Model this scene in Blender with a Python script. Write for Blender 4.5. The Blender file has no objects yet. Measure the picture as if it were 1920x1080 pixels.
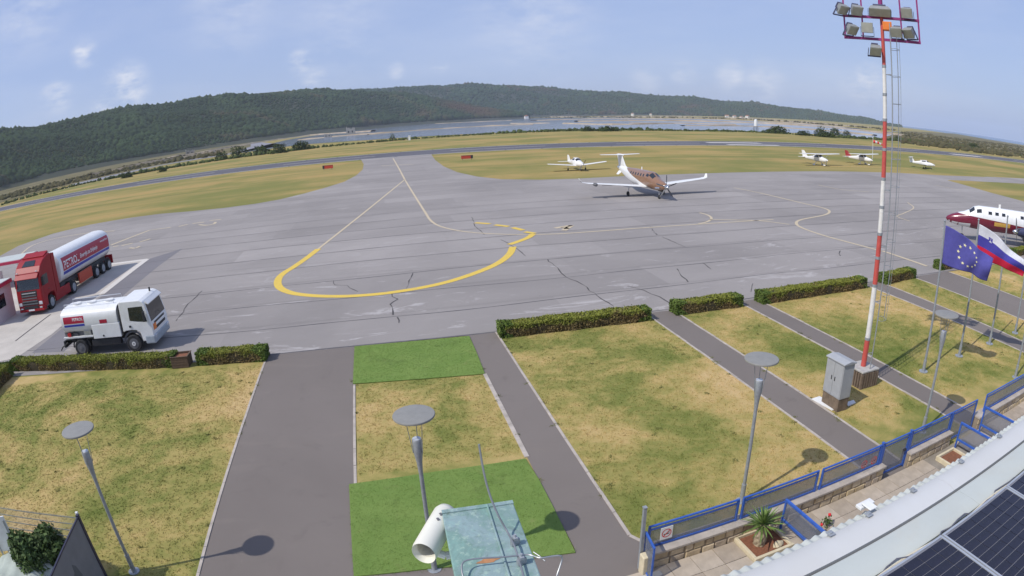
import bpy, bmesh, math, random
import numpy as np
from mathutils import Vector, Matrix
random.seed(7); np.random.seed(7)
SC = bpy.context.scene
COL = SC.collection
PI = math.pi
rad = math.radians

# ------------------------------------------------------------------ camera
# wide webcam lens (barrel distortion): theta = K0 r + K1 r^2 + K2 r^3 + K3 r^4, r = 1 at the half width
H = 9.5
K = (0.83486148, 0.0214457, -0.06086448, 0.05823335)
PITCH, ROLL = 0.28216781, -0.0418451
cp_, sp_ = math.cos(PITCH), math.sin(PITCH)
cr_, sr_ = math.cos(ROLL), math.sin(ROLL)
cam = bpy.data.cameras.new('camera'); camo = bpy.data.objects.new('camera', cam); COL.objects.link(camo)
cam.type = 'PANO'; cam.panorama_type = 'FISHEYE_LENS_POLYNOMIAL'
cam.sensor_fit = 'HORIZONTAL'; cam.sensor_width = 36.0; cam.sensor_height = 20.25
cam.fisheye_fov = rad(200)
cam.fisheye_polynomial_k0 = 0.0
cam.fisheye_polynomial_k1 = -K[0]/18; cam.fisheye_polynomial_k2 = -K[1]/18**2
cam.fisheye_polynomial_k3 = -K[2]/18**3; cam.fisheye_polynomial_k4 = -K[3]/18**4
cam.clip_start = 0.05; cam.clip_end = 60000
right = Vector((cr_, sr_*sp_, sr_*cp_)); up = Vector((-sr_, cr_*sp_, cr_*cp_)); fwd = Vector((0, cp_, -sp_))
camo.matrix_world = Matrix(((right.x, up.x, -fwd.x, 0), (right.y, up.y, -fwd.y, 0), (right.z, up.z, -fwd.z, H), (0, 0, 0, 1)))
SC.camera = camo

def ray(px, py):                     # direction through a pixel of the 1920 x 1080 photograph
    x = (px-960)/960; y = -(py-540)/960
    r = math.hypot(x, y); th = K[0]*r+K[1]*r**2+K[2]*r**3+K[3]*r**4
    s = math.sin(th)/max(r, 1e-9)
    return (right*(x*s)+up*(y*s)+fwd*math.cos(th)).normalized()
def G(px, py, z=0.0):                # where that ray meets the level z
    v = ray(px, py); return Vector((0, 0, H))+v*((z-H)/v.z)
def D(px, py, d):                    # where that ray is d metres away horizontally
    v = ray(px, py); return Vector((0, 0, H))+v*(d/math.hypot(v.x, v.y))

# ------------------------------------------------------------------ sky, sun, exposure
SUN_AZ, SUN_EL = rad(241.0), rad(49.5)      # clockwise from +Y
sunv = Vector((math.sin(SUN_AZ)*math.cos(SUN_EL), math.cos(SUN_AZ)*math.cos(SUN_EL), math.sin(SUN_EL)))
W = bpy.data.worlds.new('World'); SC.world = W; W.use_nodes = True
nt = W.node_tree; nt.nodes.clear()
def wn(t, **k):
    n = nt.nodes.new(t)
    for a, b in k.items(): setattr(n, a, b)
    return n
wl = nt.links.new
sky = wn('ShaderNodeTexSky', sky_type='NISHITA', sun_disc=False, sun_elevation=SUN_EL, sun_rotation=SUN_AZ, altitude=0, air_density=1.0, dust_density=1.2, ozone_density=2.0)
bg = wn('ShaderNodeBackground'); outw = wn('ShaderNodeOutputWorld')
bg.inputs[1].default_value = 0.115
tc = wn('ShaderNodeTexCoord')
def wmath(op, a, b=None, c=None):
    n = wn('ShaderNodeMath', operation=op)
    for i, v in enumerate((a, b, c)):
        if v is None: continue
        if isinstance(v, (int, float)): n.inputs[i].default_value = v
        else: wl(v, n.inputs[i])
    return n.outputs[0]
def wnoise(scale, det, vec, rough=.55):
    n = wn('ShaderNodeTexNoise'); n.inputs['Scale'].default_value = scale; n.inputs['Detail'].default_value = det; n.inputs['Roughness'].default_value = rough
    wl(vec, n.inputs['Vector']); return n.outputs['Fac']
mp = wn('ShaderNodeMapping'); mp.inputs['Scale'].default_value = (1, 1, 2.6); wl(tc.outputs['Generated'], mp.inputs['Vector'])
puff = wnoise(16, 6, mp.outputs[0], .6)
# small fair-weather clouds: direction, angular radius (degrees), weight
CL = [(158,100,1.9,.8),(238,160,3.2,1.),(105,182,2.3,.75),(195,205,2.2,.8),(565,118,1.9,.8),(590,145,1.9,.6),(742,132,1.2,.6),(824,123,1.2,.6),
      (1282,137,1.9,.5),(1370,142,2.3,.6),(1432,157,3.0,.6),(1620,160,3.2,.75),(1210,152,2.2,.35),(60,20,6,.28),(430,20,7,.2),(1000,25,9,.25),(640,60,7,.18)]
acc = None
for (x, y, r_, w_) in CL:
    v = ray(x, y)
    dn = wn('ShaderNodeVectorMath', operation='DISTANCE'); wl(tc.outputs['Generated'], dn.inputs[0]); dn.inputs[1].default_value = v
    mr = wn('ShaderNodeMapRange', interpolation_type='SMOOTHERSTEP'); wl(dn.outputs['Value'], mr.inputs[0])
    mr.inputs[1].default_value = 0; mr.inputs[2].default_value = rad(r_); mr.inputs[3].default_value = w_; mr.inputs[4].default_value = 0
    acc = mr.outputs[0] if acc is None else wmath('MAXIMUM', acc, mr.outputs[0])
den = wmath('MULTIPLY', acc, wmath('MULTIPLY', wmath('SUBTRACT', puff, .38), 5.))
mp2 = wn('ShaderNodeMapping'); mp2.inputs['Scale'].default_value = (1, 1.6, 5); wl(tc.outputs['Generated'], mp2.inputs['Vector'])
veil = wmath('MULTIPLY', wmath('SUBTRACT', wnoise(2.2, 5, mp2.outputs[0]), .46), .75)
cl = wn('ShaderNodeClamp'); wl(den, cl.inputs[0]); cv = wn('ShaderNodeClamp'); wl(veil, cv.inputs[0]); cv.inputs[2].default_value = .3
fac = wn('ShaderNodeClamp'); wl(wmath('ADD', cl.outputs[0], cv.outputs[0]), fac.inputs[0]); fac.inputs[2].default_value = .9
thin = wn('ShaderNodeMix', data_type='RGBA'); thin.inputs[0].default_value = .66; wl(sky.outputs[0], thin.inputs[6]); thin.inputs[7].default_value = (3.55, 4.5, 7.6, 1)      # thin milky air over the whole sky
mixc = wn('ShaderNodeMix', data_type='RGBA'); wl(fac.outputs[0], mixc.inputs[0]); wl(thin.outputs[2], mixc.inputs[6]); mixc.inputs[7].default_value = (6.6, 6.9, 7.9, 1)
wl(mixc.outputs[2], bg.inputs[0]); wl(bg.outputs[0], outw.inputs[0])
sun = bpy.data.lights.new('sun', 'SUN'); sun.energy = 3.6; sun.angle = rad(0.6); sun.color = (1, .955, .88)
suno = bpy.data.objects.new('sun', sun); COL.objects.link(suno); suno.rotation_euler = (-sunv).to_track_quat('-Z', 'Y').to_euler()
SC.view_settings.view_transform = 'Standard'; SC.view_settings.look = 'None'; SC.view_settings.exposure = 0.0; SC.view_settings.gamma = 1.0
HAZE = 0.00012
SC.render.engine = 'CYCLES'
SC.cycles.max_bounces = 6; SC.cycles.diffuse_bounces = 3; SC.cycles.glossy_bounces = 3; SC.cycles.transparent_max_bounces = 12; SC.cycles.volume_bounces = 1
try: SC.cycles.use_denoising = True
except Exception: pass

# ------------------------------------------------------------------ helpers
def tag(o, label=None, cat=None, group=None, kind=None):
    if label: o['label'] = label
    if cat: o['category'] = cat
    if group: o['group'] = group
    if kind: o['kind'] = kind
    return o
def thing(name, label, cat, loc=(0, 0, 0), rz=0.0, group=None):
    o = bpy.data.objects.new(name, None); o.empty_display_size = .2; COL.objects.link(o)
    o.location = loc; o.rotation_euler = (0, 0, rz)
    return tag(o, label, cat, group)
def link(name, me, parent=None):
    o = bpy.data.objects.new(name, me); COL.objects.link(o)
    if parent: o.parent = parent
    return o
class MB:
    def __init__(s): s.v = []; s.f = []; s.m = []
    def add(s, vs, fs, mi=0):
        b = len(s.v); s.v += [tuple(v) for v in vs]
        for f in fs: s.f.append([b+i for i in f]); s.m.append(mi)
        return s
    def box(s, c, d, M=None, mi=0):
        x, y, z = (k/2 for k in d); c = Vector(c)
        vs = [Vector((a*x, b*y, e*z)) for a in (-1, 1) for b in (-1, 1) for e in (-1, 1)]
        if M is not None: vs = [M @ v for v in vs]
        return s.add([v+c for v in vs], [(0,1,3,2),(4,6,7,5),(0,4,5,1),(2,3,7,6),(0,2,6,4),(1,5,7,3)], mi)
    def bb(s, lo, hi, mi=0):
        return s.box([(a+b)/2 for a, b in zip(lo, hi)], [b-a for a, b in zip(lo, hi)], None, mi)
    def cyl(s, a, b, r0, r1=None, n=12, cap=True, mi=0):
        a, b = Vector(a), Vector(b); r1 = r0 if r1 is None else r1
        d = (b-a).normalized(); e = d.orthogonal().normalized(); g = d.cross(e)
        vs = []
        for p, r in ((a, r0), (b, r1)):
            for i in range(n):
                t = 2*PI*i/n; vs.append(p+e*(r*math.cos(t))+g*(r*math.sin(t)))
        fs = [(i, (i+1) % n, n+(i+1) % n, n+i) for i in range(n)]
        if cap: fs += [tuple(range(n-1, -1, -1)), tuple(range(n, 2*n))]
        return s.add(vs, fs, mi)
    def tube(s, pts, r, n=8, mi=0):
        pts = [Vector(p) for p in pts]; rings = []
        e = None
        for i, p in enumerate(pts):
            d = (pts[min(i+1, len(pts)-1)]-pts[max(i-1, 0)]).normalized()
            e = d.orthogonal().normalized() if e is None else (e-d*e.dot(d)).normalized()
            g = d.cross(e); rr = r[i] if isinstance(r, (list, tuple)) else r
            rings.append([p+e*(rr*math.cos(2*PI*k/n))+g*(rr*math.sin(2*PI*k/n)) for k in range(n)])
        return s.loft(rings, mi=mi)
    def loft(s, rings, caps=True, mi=0):
        n = len(rings[0]); vs = [p for r in rings for p in r]
        fs = [(j*n+i, j*n+(i+1) % n, (j+1)*n+(i+1) % n, (j+1)*n+i) for j in range(len(rings)-1) for i in range(n)]
        if caps: fs += [tuple(range(n-1, -1, -1)), tuple(range((len(rings)-1)*n, len(rings)*n))]
        return s.add(vs, fs, mi)
    def prism(s, out, a, b, axis='y', mi=0):      # outline of (p, q) pairs swept along an axis from a to b
        def P(p, q, t): return {'y': (p, t, q), 'x': (t, p, q), 'z': (p, q, t)}[axis]
        n = len(out); vs = [P(p, q, a) for p, q in out]+[P(p, q, b) for p, q in out]
        return s.add(vs, [(i, (i+1) % n, n+(i+1) % n, n+i) for i in range(n)]+[tuple(range(n-1, -1, -1)), tuple(range(n, 2*n))], mi)
    def flat(s, pts, z=None, mi=0):
        pts = [Vector(p) for p in pts]
        return s.add([(p.x, p.y, p.z if z is None else z) for p in pts], [tuple(range(len(pts)))], mi)
    def mesh(s, name):
        me = bpy.data.meshes.new(name); me.from_pydata(s.v, [], s.f)
        if any(s.m): me.polygons.foreach_set('material_index', s.m)
        me.update(); return me
    def obj(s, name, mats, parent=None, smooth=False, bevel=0, fix=True, angle=40):
        me = s.mesh(name)
        if fix:
            bm = bmesh.new(); bm.from_mesh(me); bmesh.ops.recalc_face_normals(bm, faces=bm.faces); bm.to_mesh(me); bm.free()
        for m in (mats if isinstance(mats, (list, tuple)) else [mats]): me.materials.append(m)
        if smooth:
            me.polygons.foreach_set('use_smooth', [True]*len(me.polygons))
            try: me.set_sharp_from_angle(angle=rad(angle))
            except Exception: pass
        o = link(name, me, parent)
        if bevel:
            b = o.modifiers.new('bevel', 'BEVEL'); b.width = bevel; b.segments = 2; b.limit_method = 'ANGLE'; b.angle_limit = rad(35)
        return o
def raw_mesh(name, V, F3, mats):                 # fast triangle soup from numpy
    me = bpy.data.meshes.new(name); n, t = len(V), len(F3)
    me.vertices.add(n); me.vertices.foreach_set('co', np.ascontiguousarray(V, np.float32).ravel())
    me.loops.add(3*t); me.loops.foreach_set('vertex_index', np.ascontiguousarray(F3, np.int32).ravel())
    me.polygons.add(t); me.polygons.foreach_set('loop_start', np.arange(0, 3*t, 3, dtype=np.int32)); me.polygons.foreach_set('loop_total', np.full(t, 3, np.int32))
    me.update(calc_edges=True)
    for m in (mats if isinstance(mats, (list, tuple)) else [mats]): me.materials.append(m)
    return me
def struct(name, mb, m, z=None, parent=None, **k):
    o = mb.obj(name, m, parent, **k)
    if not parent: o['kind'] = 'structure'
    return o
def copy_tree(o, parent=None):
    c = o.copy(); COL.objects.link(c); c.parent = parent
    for ch in list(o.children): copy_tree(ch, c)
    return c

# ------------------------------------------------------------------ materials
class NT:
    def __init__(s, m): s.t = m.node_tree; s.l = s.t.links.new; s.b = s.t.nodes['Principled BSDF']
    def n(s, t, **k):
        x = s.t.nodes.new(t)
        for a, b in k.items(): setattr(x, a, b)
        return x
    def coord(s, which='Object', scale=None, rot=None):
        c = s.n('ShaderNodeTexCoord').outputs[which]
        if which == 'World': c = s.n('ShaderNodeNewGeometry').outputs['Position']
        if scale is None and rot is None: return c
        m = s.n('ShaderNodeMapping'); s.l(c, m.inputs[0])
        if scale: m.inputs['Scale'].default_value = scale
        if rot: m.inputs['Rotation'].default_value = rot
        return m.outputs[0]
    def pos(s, scale=None, rz=0.0):
        c = s.n('ShaderNodeNewGeometry').outputs['Position']
        m = s.n('ShaderNodeMapping'); s.l(c, m.inputs[0])
        m.inputs['Rotation'].default_value = (0, 0, rz)
        if rz and scale:
            m2 = s.n('ShaderNodeMapping'); s.l(m.outputs[0], m2.inputs[0]); m2.inputs['Scale'].default_value = scale; return m2.outputs[0]
        if scale: m.inputs['Scale'].default_value = scale
        return m.outputs[0]
    def noise(s, scale, detail=4, vec=None, rough=.55, dist=0, out='Fac'):
        x = s.n('ShaderNodeTexNoise'); x.inputs['Scale'].default_value = scale; x.inputs['Detail'].default_value = detail
        x.inputs['Roughness'].default_value = rough; x.inputs['Distortion'].default_value = dist
        if vec is not None: s.l(vec, x.inputs['Vector'])
        return x.outputs[out]
    def ramp(s, f, stops):
        r = s.n('ShaderNodeValToRGB'); s.l(f, r.inputs[0]); e = r.color_ramp.elements
        while len(e) < len(stops): e.new(.5)
        for i, (p, c) in enumerate(stops):
            e[i].position = p; e[i].color = (*c, 1) if len(c) == 3 else c
        return r.outputs[0]
    def step(s, f, a, b, lo=0., hi=1.):
        r = s.n('ShaderNodeMapRange', interpolation_type='SMOOTHSTEP'); s.l(f, r.inputs[0])
        for i, v in enumerate((a, b, lo, hi)): r.inputs[i+1].default_value = v
        return r.outputs[0]
    def mix(s, f, a, b, mode='MIX'):
        x = s.n('ShaderNodeMix', data_type='RGBA', blend_type=mode)
        for i, v in ((0, f), (6, a), (7, b)):
            if isinstance(v, (int, float)): x.inputs[i].default_value = v
            elif isinstance(v, tuple): x.inputs[i].default_value = (*v, 1) if len(v) == 3 else v
            else: s.l(v, x.inputs[i])
        return x.outputs[2]
    def math(s, op, a, b=None, c=None):
        x = s.n('ShaderNodeMath', operation=op)
        for i, v in enumerate((a, b, c)):
            if v is None: continue
            if isinstance(v, (int, float)): x.inputs[i].default_value = v
            else: s.l(v, x.inputs[i])
        return x.outputs[0]
    def sep(s, v):
        x = s.n('ShaderNodeSeparateXYZ'); s.l(v, x.inputs[0]); return x.outputs
    def col(s, c): s.l(c, s.b.inputs['Base Color'])
    def bump(s, h, strength=.3, dist=.01):
        x = s.n('ShaderNodeBump'); x.inputs['Strength'].default_value = strength; x.inputs['Distance'].default_value = dist
        s.l(h, x.inputs['Height']); s.l(x.outputs[0], s.b.inputs['Normal'])
MATS = {}
def newmat(name, rough=.6, metal=0., spec=.5, coat=0.):
    m = bpy.data.materials.new(name); m.use_nodes = True; t = NT(m)
    t.b.inputs['Roughness'].default_value = rough; t.b.inputs['Metallic'].default_value = metal
    t.b.inputs['Specular IOR Level'].default_value = spec; t.b.inputs['Coat Weight'].default_value = coat; t.b.inputs['Coat Roughness'].default_value = .08
    MATS[name] = m; return m, t
def mat(name, col, rough=.55, metal=0., var=.12, scale=6., bump=0., coat=0., spec=.5, dirt=None):
    if name in MATS: return MATS[name]
    m, t = newmat(name, rough, metal, spec, coat)
    v = t.coord('Object'); n = t.noise(scale, 5, v, .6)
    a = tuple(max(0, c*(1-var)) for c in col); b = tuple(min(1, c*(1+var)) for c in col)
    c = t.ramp(n, [(.3, a), (.7, b)])
    if dirt:
        d = t.step(t.noise(scale*.35, 6, v, .7, .5), .52, .75); c = t.mix(t.math('MULTIPLY', d, .55), c, dirt)
    t.col(c)
    if bump: t.bump(t.noise(scale*6, 4, v), bump, .01)
    return m

white_paint = mat('white_paint', (.76, .76, .74), .38, var=.05, scale=3, coat=.2, dirt=(.62, .60, .55))
white_worn = mat('white_worn', (.72, .72, .70), .5, var=.07, dirt=(.45, .43, .38))
red_paint = mat('red_paint', (.29, .006, .011), .45, var=.08, coat=.0, spec=.35)
blue_paint = mat('blue_paint', (.035, .11, .43), .42, var=.15, dirt=(.08, .13, .3))
glass_dark = mat('glass_dark', (.018, .022, .026), .06, var=.3, spec=.8)
tyre = mat('tyre_rubber', (.022, .022, .023), .85, var=.25, dirt=(.07, .065, .06))
steel = mat('galvanised_steel', (.34, .36, .38), .5, .35, var=.15, scale=14)
steel_lt = mat('bright_steel', (.55, .56, .57), .35, .7, var=.1)
black_pl = mat('black_plastic', (.025, .025, .027), .6, var=.25)
grey_pl = mat('grey_plastic', (.12, .12, .125), .6, var=.2)
chrome = mat('chrome', (.6, .61, .62), .15, .9, var=.05)
concrete = mat('concrete', (.40, .385, .36), .9, var=.16, scale=3, bump=.2, dirt=(.2, .19, .17))
kerbm = mat('kerb_concrete', (.42, .37, .32), .9, var=.2, scale=2.5, bump=.2, dirt=(.28, .25, .2))
orange = mat('orange_plate', (.75, .2, .03), .5)
amber = mat('amber_lens', (.7, .22, .02), .2)
lamp_lens = mat('headlight_lens', (.6, .62, .64), .1, .3)
soil = mat('red_soil', (.21, .085, .045), .95, var=.3, scale=20, bump=.6)
brass = mat('gold_lettering', (.55, .33, .07), .5)

def text_mesh(body, size, align='CENTER', shear=0., ext=.0, space=1.):
    cu = bpy.data.curves.new('t', 'FONT'); cu.body = body; cu.size = size; cu.align_x = align; cu.align_y = 'CENTER'; cu.shear = shear; cu.extrude = ext; cu.space_character = space
    cu.offset = size*.018; cu.resolution_u = 3
    o = bpy.data.objects.new('t', cu); COL.objects.link(o)
    me = bpy.data.meshes.new_from_object(o.evaluated_get(bpy.context.evaluated_depsgraph_get()))
    bpy.data.objects.remove(o); bpy.data.curves.remove(cu); return me
def lettering(name, body, size, M, m, parent, wrap=None, **k):      # text laid on a surface: M maps text plane to thing space
    me = text_mesh(body, size, **k); me.transform(M)
    if wrap:
        for v in me.vertices: v.co = wrap(v.co)
    me.materials.clear(); me.materials.append(m)
    return link(name, me, parent)

# ------------------------------------------------------------------ ground frames
APH = rad(12.01); U_A = Vector((math.cos(APH), math.sin(APH), 0)); N_A = Vector((-math.sin(APH), math.cos(APH), 0)); V_EDGE = 25.43
def A(u, v, z=0.): return U_A*u+N_A*v+Vector((0, 0, z))              # along / across the apron
def toA(p): return p.dot(U_A), p.dot(N_A)
PPH = rad(102.977); D_P = Vector((math.cos(PPH), math.sin(PPH), 0)); N_P = Vector((-math.sin(PPH), math.cos(PPH), 0))
def P(a, s, z=0.): return N_P*a+D_P*s+Vector((0, 0, z))              # across (to the left) / along the paths
def toP(p): return p.dot(N_P), p.dot(D_P)
def s_edge(a): return (V_EDGE-a*N_P.dot(N_A))/D_P.dot(N_A)
F0 = Vector((2.85, 10.04, 0)); FPH = rad(15.2); F_D = Vector((math.cos(FPH), math.sin(FPH), 0)); F_N = Vector((math.sin(FPH), -math.cos(FPH), 0))
def F(t, w, z=0.): return F0+F_D*t+F_N*w+Vector((0, 0, z))           # along the railing / towards the building
def fw(p): return (p-F0).dot(F_N)
pa = [5.316, 1.330, -3.625, -5.004, -12.353, -13.818, -17.66, -18.87]
def mean_a(pts): return sum(toP(G(*q))[0] for q in pts)/len(pts)
pa += [mean_a([(1657,550),(1740,585),(1840,620)]), mean_a([(1665,540),(1810,590),(1920,640)]), mean_a([(1765,537),(1815,560),(1920,602)]), mean_a([(1775,511),(1920,560)])]

# ------------------------------------------------------------------ ground materials
m_field, t = newmat('dry_airfield_grass', 1., spec=.1)
v = t.pos((1, 1, 1)); st = t.pos((.012, .10, 1), -rad(6.8))
n1 = t.noise(1.0, 6, st, .6, .3); n2 = t.noise(.035, 6, v, .6); n3 = t.noise(1.3, 4, v, .7)
c = t.ramp(n1, [(.3, (.17, .165, .05)), (.45, (.30, .245, .085)), (.58, (.41, .29, .11)), (.72, (.40, .25, .10))])
c = t.mix(t.step(n2, .44, .62, 0, .8), c, (.165, .185, .05))
c = t.mix(t.math('MULTIPLY', n3, .45), c, (.22, .19, .075)); t.col(c); t.bump(n3, .5, .05)

m_lawn, t = newmat('patchy_lawn', 1., spec=.1)
v = t.pos((1, 1, .01)); n1 = t.noise(.17, 6, v, .62, .5); n2 = t.noise(1.5, 5, v, .62, .4); n3 = t.noise(22, 3, v, .7)
f = t.math('ADD', t.math('MULTIPLY', n1, .76), t.math('MULTIPLY', n2, .24))
LAWN_STOPS = [(.35, (.125, .160, .035)), (.44, (.21, .215, .06)), (.505, (.34, .285, .098)), (.57, (.46, .34, .14)), (.66, (.56, .40, .20))]
c = t.ramp(f, LAWN_STOPS)
c = t.mix(t.step(n3, .35, .75, 0, .3), c, t.mix(.35, c, (.12, .11, .035))); t.col(c); t.bump(n3, .8, .03)
m_blade, t = newmat('lawn_blades', 1., spec=.15)
v = t.pos((1, 1, .01)); n1 = t.noise(.17, 6, v, .62, .5); n2 = t.noise(1.5, 5, v, .62, .4); n3 = t.noise(60, 2, v, .7)
f = t.math('ADD', t.math('MULTIPLY', n1, .76), t.math('MULTIPLY', n2, .24))
f = t.math('ADD', f, t.math('MULTIPLY', t.math('SUBTRACT', n3, .5), .08))
t.col(t.ramp(f, [(.35, (.145, .188, .045)), (.44, (.245, .255, .075)), (.505, (.39, .33, .118)), (.57, (.52, .395, .165)), (.66, (.62, .46, .23))]))

def asphalt(name, base, patch, lane=True, fine=.25):
    m, t = newmat(name, .9, spec=.25); v = t.pos((1, 1, .01))
    big = t.noise(.07, 6, v, .6, .6); mid = t.noise(.55, 5, t.pos((.45, 1.4, 1), -APH), .65, .4); fi = t.noise(9, 4, v, .75); gr = t.noise(70, 2, v, .8)
    c = t.ramp(big, [(.3, tuple(k*.86 for k in base)), (.7, tuple(k*1.12 for k in base))])
    c = t.mix(t.step(mid, .56, .74, 0, .55), c, patch)
    c = t.mix(t.step(t.noise(.2, 7, t.pos((.5, 1.6, 1), -APH), .7, 1.), .62, .7, 0, .5), c, tuple(min(.6, k*1.35) for k in base))
    if lane:
        x = t.sep(t.pos((1, 1, 1), -APH)); w = t.math('FRACT', t.math('DIVIDE', t.math('SUBTRACT', x[1], 25.43), 4.23))
        lane_n = t.noise(1, 0, t.n('ShaderNodeCombineXYZ').outputs[0])
        cb = t.n('ShaderNodeCombineXYZ'); t.l(t.math('FLOOR', t.math('DIVIDE', t.math('SUBTRACT', x[1], 25.43), 4.23)), cb.inputs[1])
        ln = t.noise(3.1, 0, cb.outputs[0]); c = t.mix(1., c, t.ramp(ln, [(.2, (.93,)*3), (.8, (1.05,)*3)]), 'MULTIPLY')
        e = t.math('MINIMUM', w, t.math('SUBTRACT', 1., w))
        c = t.mix(t.step(t.math('ADD', e, t.math('MULTIPLY', t.math('SUBTRACT', mid, .5), .12)), .0, .07, .25, 0), c, tuple(k*.6 for k in base))
        # irregular relaid stretches, pale washed-out stains near the hedges, old tyre marks
        up = t.math('FLOOR', t.math('ADD', t.math('DIVIDE', x[0], 17.), t.math('MULTIPLY', ln, 9.))); cb2 = t.n('ShaderNodeCombineXYZ'); t.l(up, cb2.inputs[0]); t.l(t.math('FLOOR', t.math('DIVIDE', t.math('SUBTRACT', x[1], 25.43), 4.23)), cb2.inputs[1])
        c = t.mix(1., c, t.ramp(t.noise(2.7, 0, cb2.outputs[0]), [(.25, (.90,)*3), (.75, (1.07,)*3)]), 'MULTIPLY')
        near = t.step(x[1], 34., 44., 1., .25); sn = t.noise(.34, 7, t.pos((.6, 1.5, 1), -APH), .72, 1.2)
        c = t.mix(t.math('MULTIPLY', near, t.step(sn, .56, .66, 0, .62)), c, (.47, .44, .425))
        c = t.mix(t.step(t.noise(.5, 5, t.pos((.10, 2.2, 1), -APH+.12), .6, .4), .6, .74, 0, .35), c, tuple(k*.62 for k in base))
        c = t.mix(t.step(t.noise(.9, 4, v, .6, .8), .70, .76, 0, .5), c, tuple(k*.55 for k in base))
    if not lane:
        c = t.mix(t.step(t.noise(1.1, 6, v, .7, 1.), .55, .72, 0, .4), c, tuple(k*.74 for k in base)); c = t.mix(t.step(t.noise(3.5, 5, v, .75, .6), .62, .74, 0, .35), c, tuple(k*1.3 for k in base))
    c = t.mix(fine, c, t.mix(1., c, t.ramp(gr, [(.3, (.5,)*3), (.7, (1.5,)*3)]), 'MULTIPLY'))
    c = t.mix(t.step(fi, .58, .8, 0, .35), c, tuple(k*.7 for k in base)); t.col(c); t.bump(gr, .35, .008); return m
m_apron = asphalt('weathered_apron_asphalt', (.288, .264, .247), (.335, .305, .287))
m_path = asphalt('path_asphalt', (.185, .160, .143), (.21, .18, .157), False)
m_runway = asphalt('runway_asphalt', (.115, .112, .125), (.135, .13, .14), False, .1)
m_patch = asphalt('dark_asphalt_patch', (.19, .18, .188), (.21, .2, .2), False)
m_pad = mat('pale_concrete_pad', (.47, .43, .375), .9, var=.12, scale=.6, bump=.2, dirt=(.33, .3, .26))
def paint(name, col, wear=.35):
    m, t = newmat(name, .7, spec=.3); v = t.pos((1, 1, .01)); n = t.noise(2.2, 6, v, .75); g = t.noise(30, 3, v, .8)
    c = t.ramp(g, [(.3, tuple(k*.82 for k in col)), (.7, col)])
    t.col(t.mix(t.step(n, .5, .72, 0, wear), c, (.27, .25, .25))); return m
m_yellow = paint('yellow_road_paint', (.74, .52, .085), .35)
m_pale = paint('faded_yellow_paint', (.58, .48, .325), .5)
m_white = paint('white_road_paint', (.66, .62, .56), .4)
m_tar = mat('tar_seam', (.105, .098, .10), .95, var=.25, scale=3)
m_crack = mat('crack', (.07, .064, .062), .95, var=.3, scale=8)
m_turf, t = newmat('artificial_turf', .95, spec=.1); v = t.pos((1, 1, .01)); w_ = t.sep(t.pos((1, 1, 1), -PPH))
g = t.noise(80, 2, v, .8); b_ = t.noise(.9, 4, v, .6); c = t.ramp(b_, [(.3, (.145, .23, .055)), (.7, (.185, .265, .07))])
c = t.mix(.5, c, t.mix(1., c, t.ramp(g, [(.3, (.55,)*3), (.7, (1.4,)*3)]), 'MULTIPLY'))
c = t.mix(t.step(t.noise(1.3, 6, v, .75, .6), .56, .76, 0, .4), c, (.27, .25, .11)); c = t.mix(t.step(t.noise(.5, 5, v, .7, .5), .55, .7, 0, .4), c, (.085, .12, .035)); t.col(c); t.bump(g, .6, .02)
m_water, t = newmat('lagoon_water', .12, spec=.5); v = t.pos((.02, .05, 1)); t.col(t.ramp(t.noise(.5, 4, v), [(.3, (.17, .20, .27)), (.7, (.24, .26, .31))])); t.bump(t.noise(6, 3, t.pos((1, 1, 1))), .25, .1)
m_sea, t = newmat('sea_water', .25, spec=.5); t.col(t.ramp(t.noise(.004, 4, t.pos((1, 1, 1))), [(.3, (.04, .10, .19)), (.7, (.055, .12, .21))])); t.bump(t.noise(.8, 3, t.pos((1, 1, 1))), .5, .3)
m_scrub, t = newmat('scrubland', 1., spec=.1); v = t.pos((1, 1, 1)); n = t.noise(.03, 7, v, .65, .5)
t.col(t.mix(t.step(t.noise(.25, 5, v, .7), .45, .7, 0, .6), t.ramp(n, [(.3, (.07, .075, .03)), (.5, (.17, .145, .07)), (.7, (.25, .205, .125))]), (.06, .065, .028)))
m_bank = mat('dry_embankment', (.33, .265, .185), 1., var=.3, scale=.05, dirt=(.1, .095, .05))

# ------------------------------------------------------------------ ground sheets
def ring(r, n=96): return [Vector((r*math.cos(2*PI*i/n), r*math.sin(2*PI*i/n), 0)) for i in range(n)]
struct('ground', MB().flat([Vector((x, y, 0)) for x, y in ((-3000, -300), (2300, -300), (2300, 600), (1250, 1250), (1700, 2300), (1700, 5200), (-3000, 5200))]), m_field)
struct('sea', MB().flat(ring(7600), -.9), m_sea)
def pix(pts, z=0.): return [G(x, y, z) for x, y in pts]
# apron: from the hedges to the field, out of the frame on both sides
far = [(0,480),(35,461),(100,438),(170,421),(240,409),(300,401),(360,396),(420,390),(480,382),(525,374),(570,363),(610,352),(645,341),(668,329),(680,318),(682,308),(676,298)]
far2 = [(806,286),(816,300),(832,312),(858,323),(895,331),(940,336),(1010,337),(1080,335),(1200,329),(1320,325),(1440,322),(1560,321),(1680,324),(1770,329),(1850,332),(1930,336)]
ap = [A(-90, V_EDGE), A(140, V_EDGE)]+[G(2000, 396), G(1920, 378), G(1860, 362), G(1805, 346), G(1776, 338)]+[G(x, y+.1) for x, y in reversed(far2)][1:]
ap += [G(806, 285.5), G(676, 297.5)]+[G(x, y) for x, y in reversed(far)][1:]+[A(-90, 66)]
# the strip of taxiway beyond the grass wedge on the right
struct('apron', MB().flat(ap, .008), m_apron)
struct('taxiway', MB().flat([G(1776, 337.6), G(1850, 331.5), G(1925, 335), G(1925, 345), G(1850, 341)], .012), m_apron)
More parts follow.
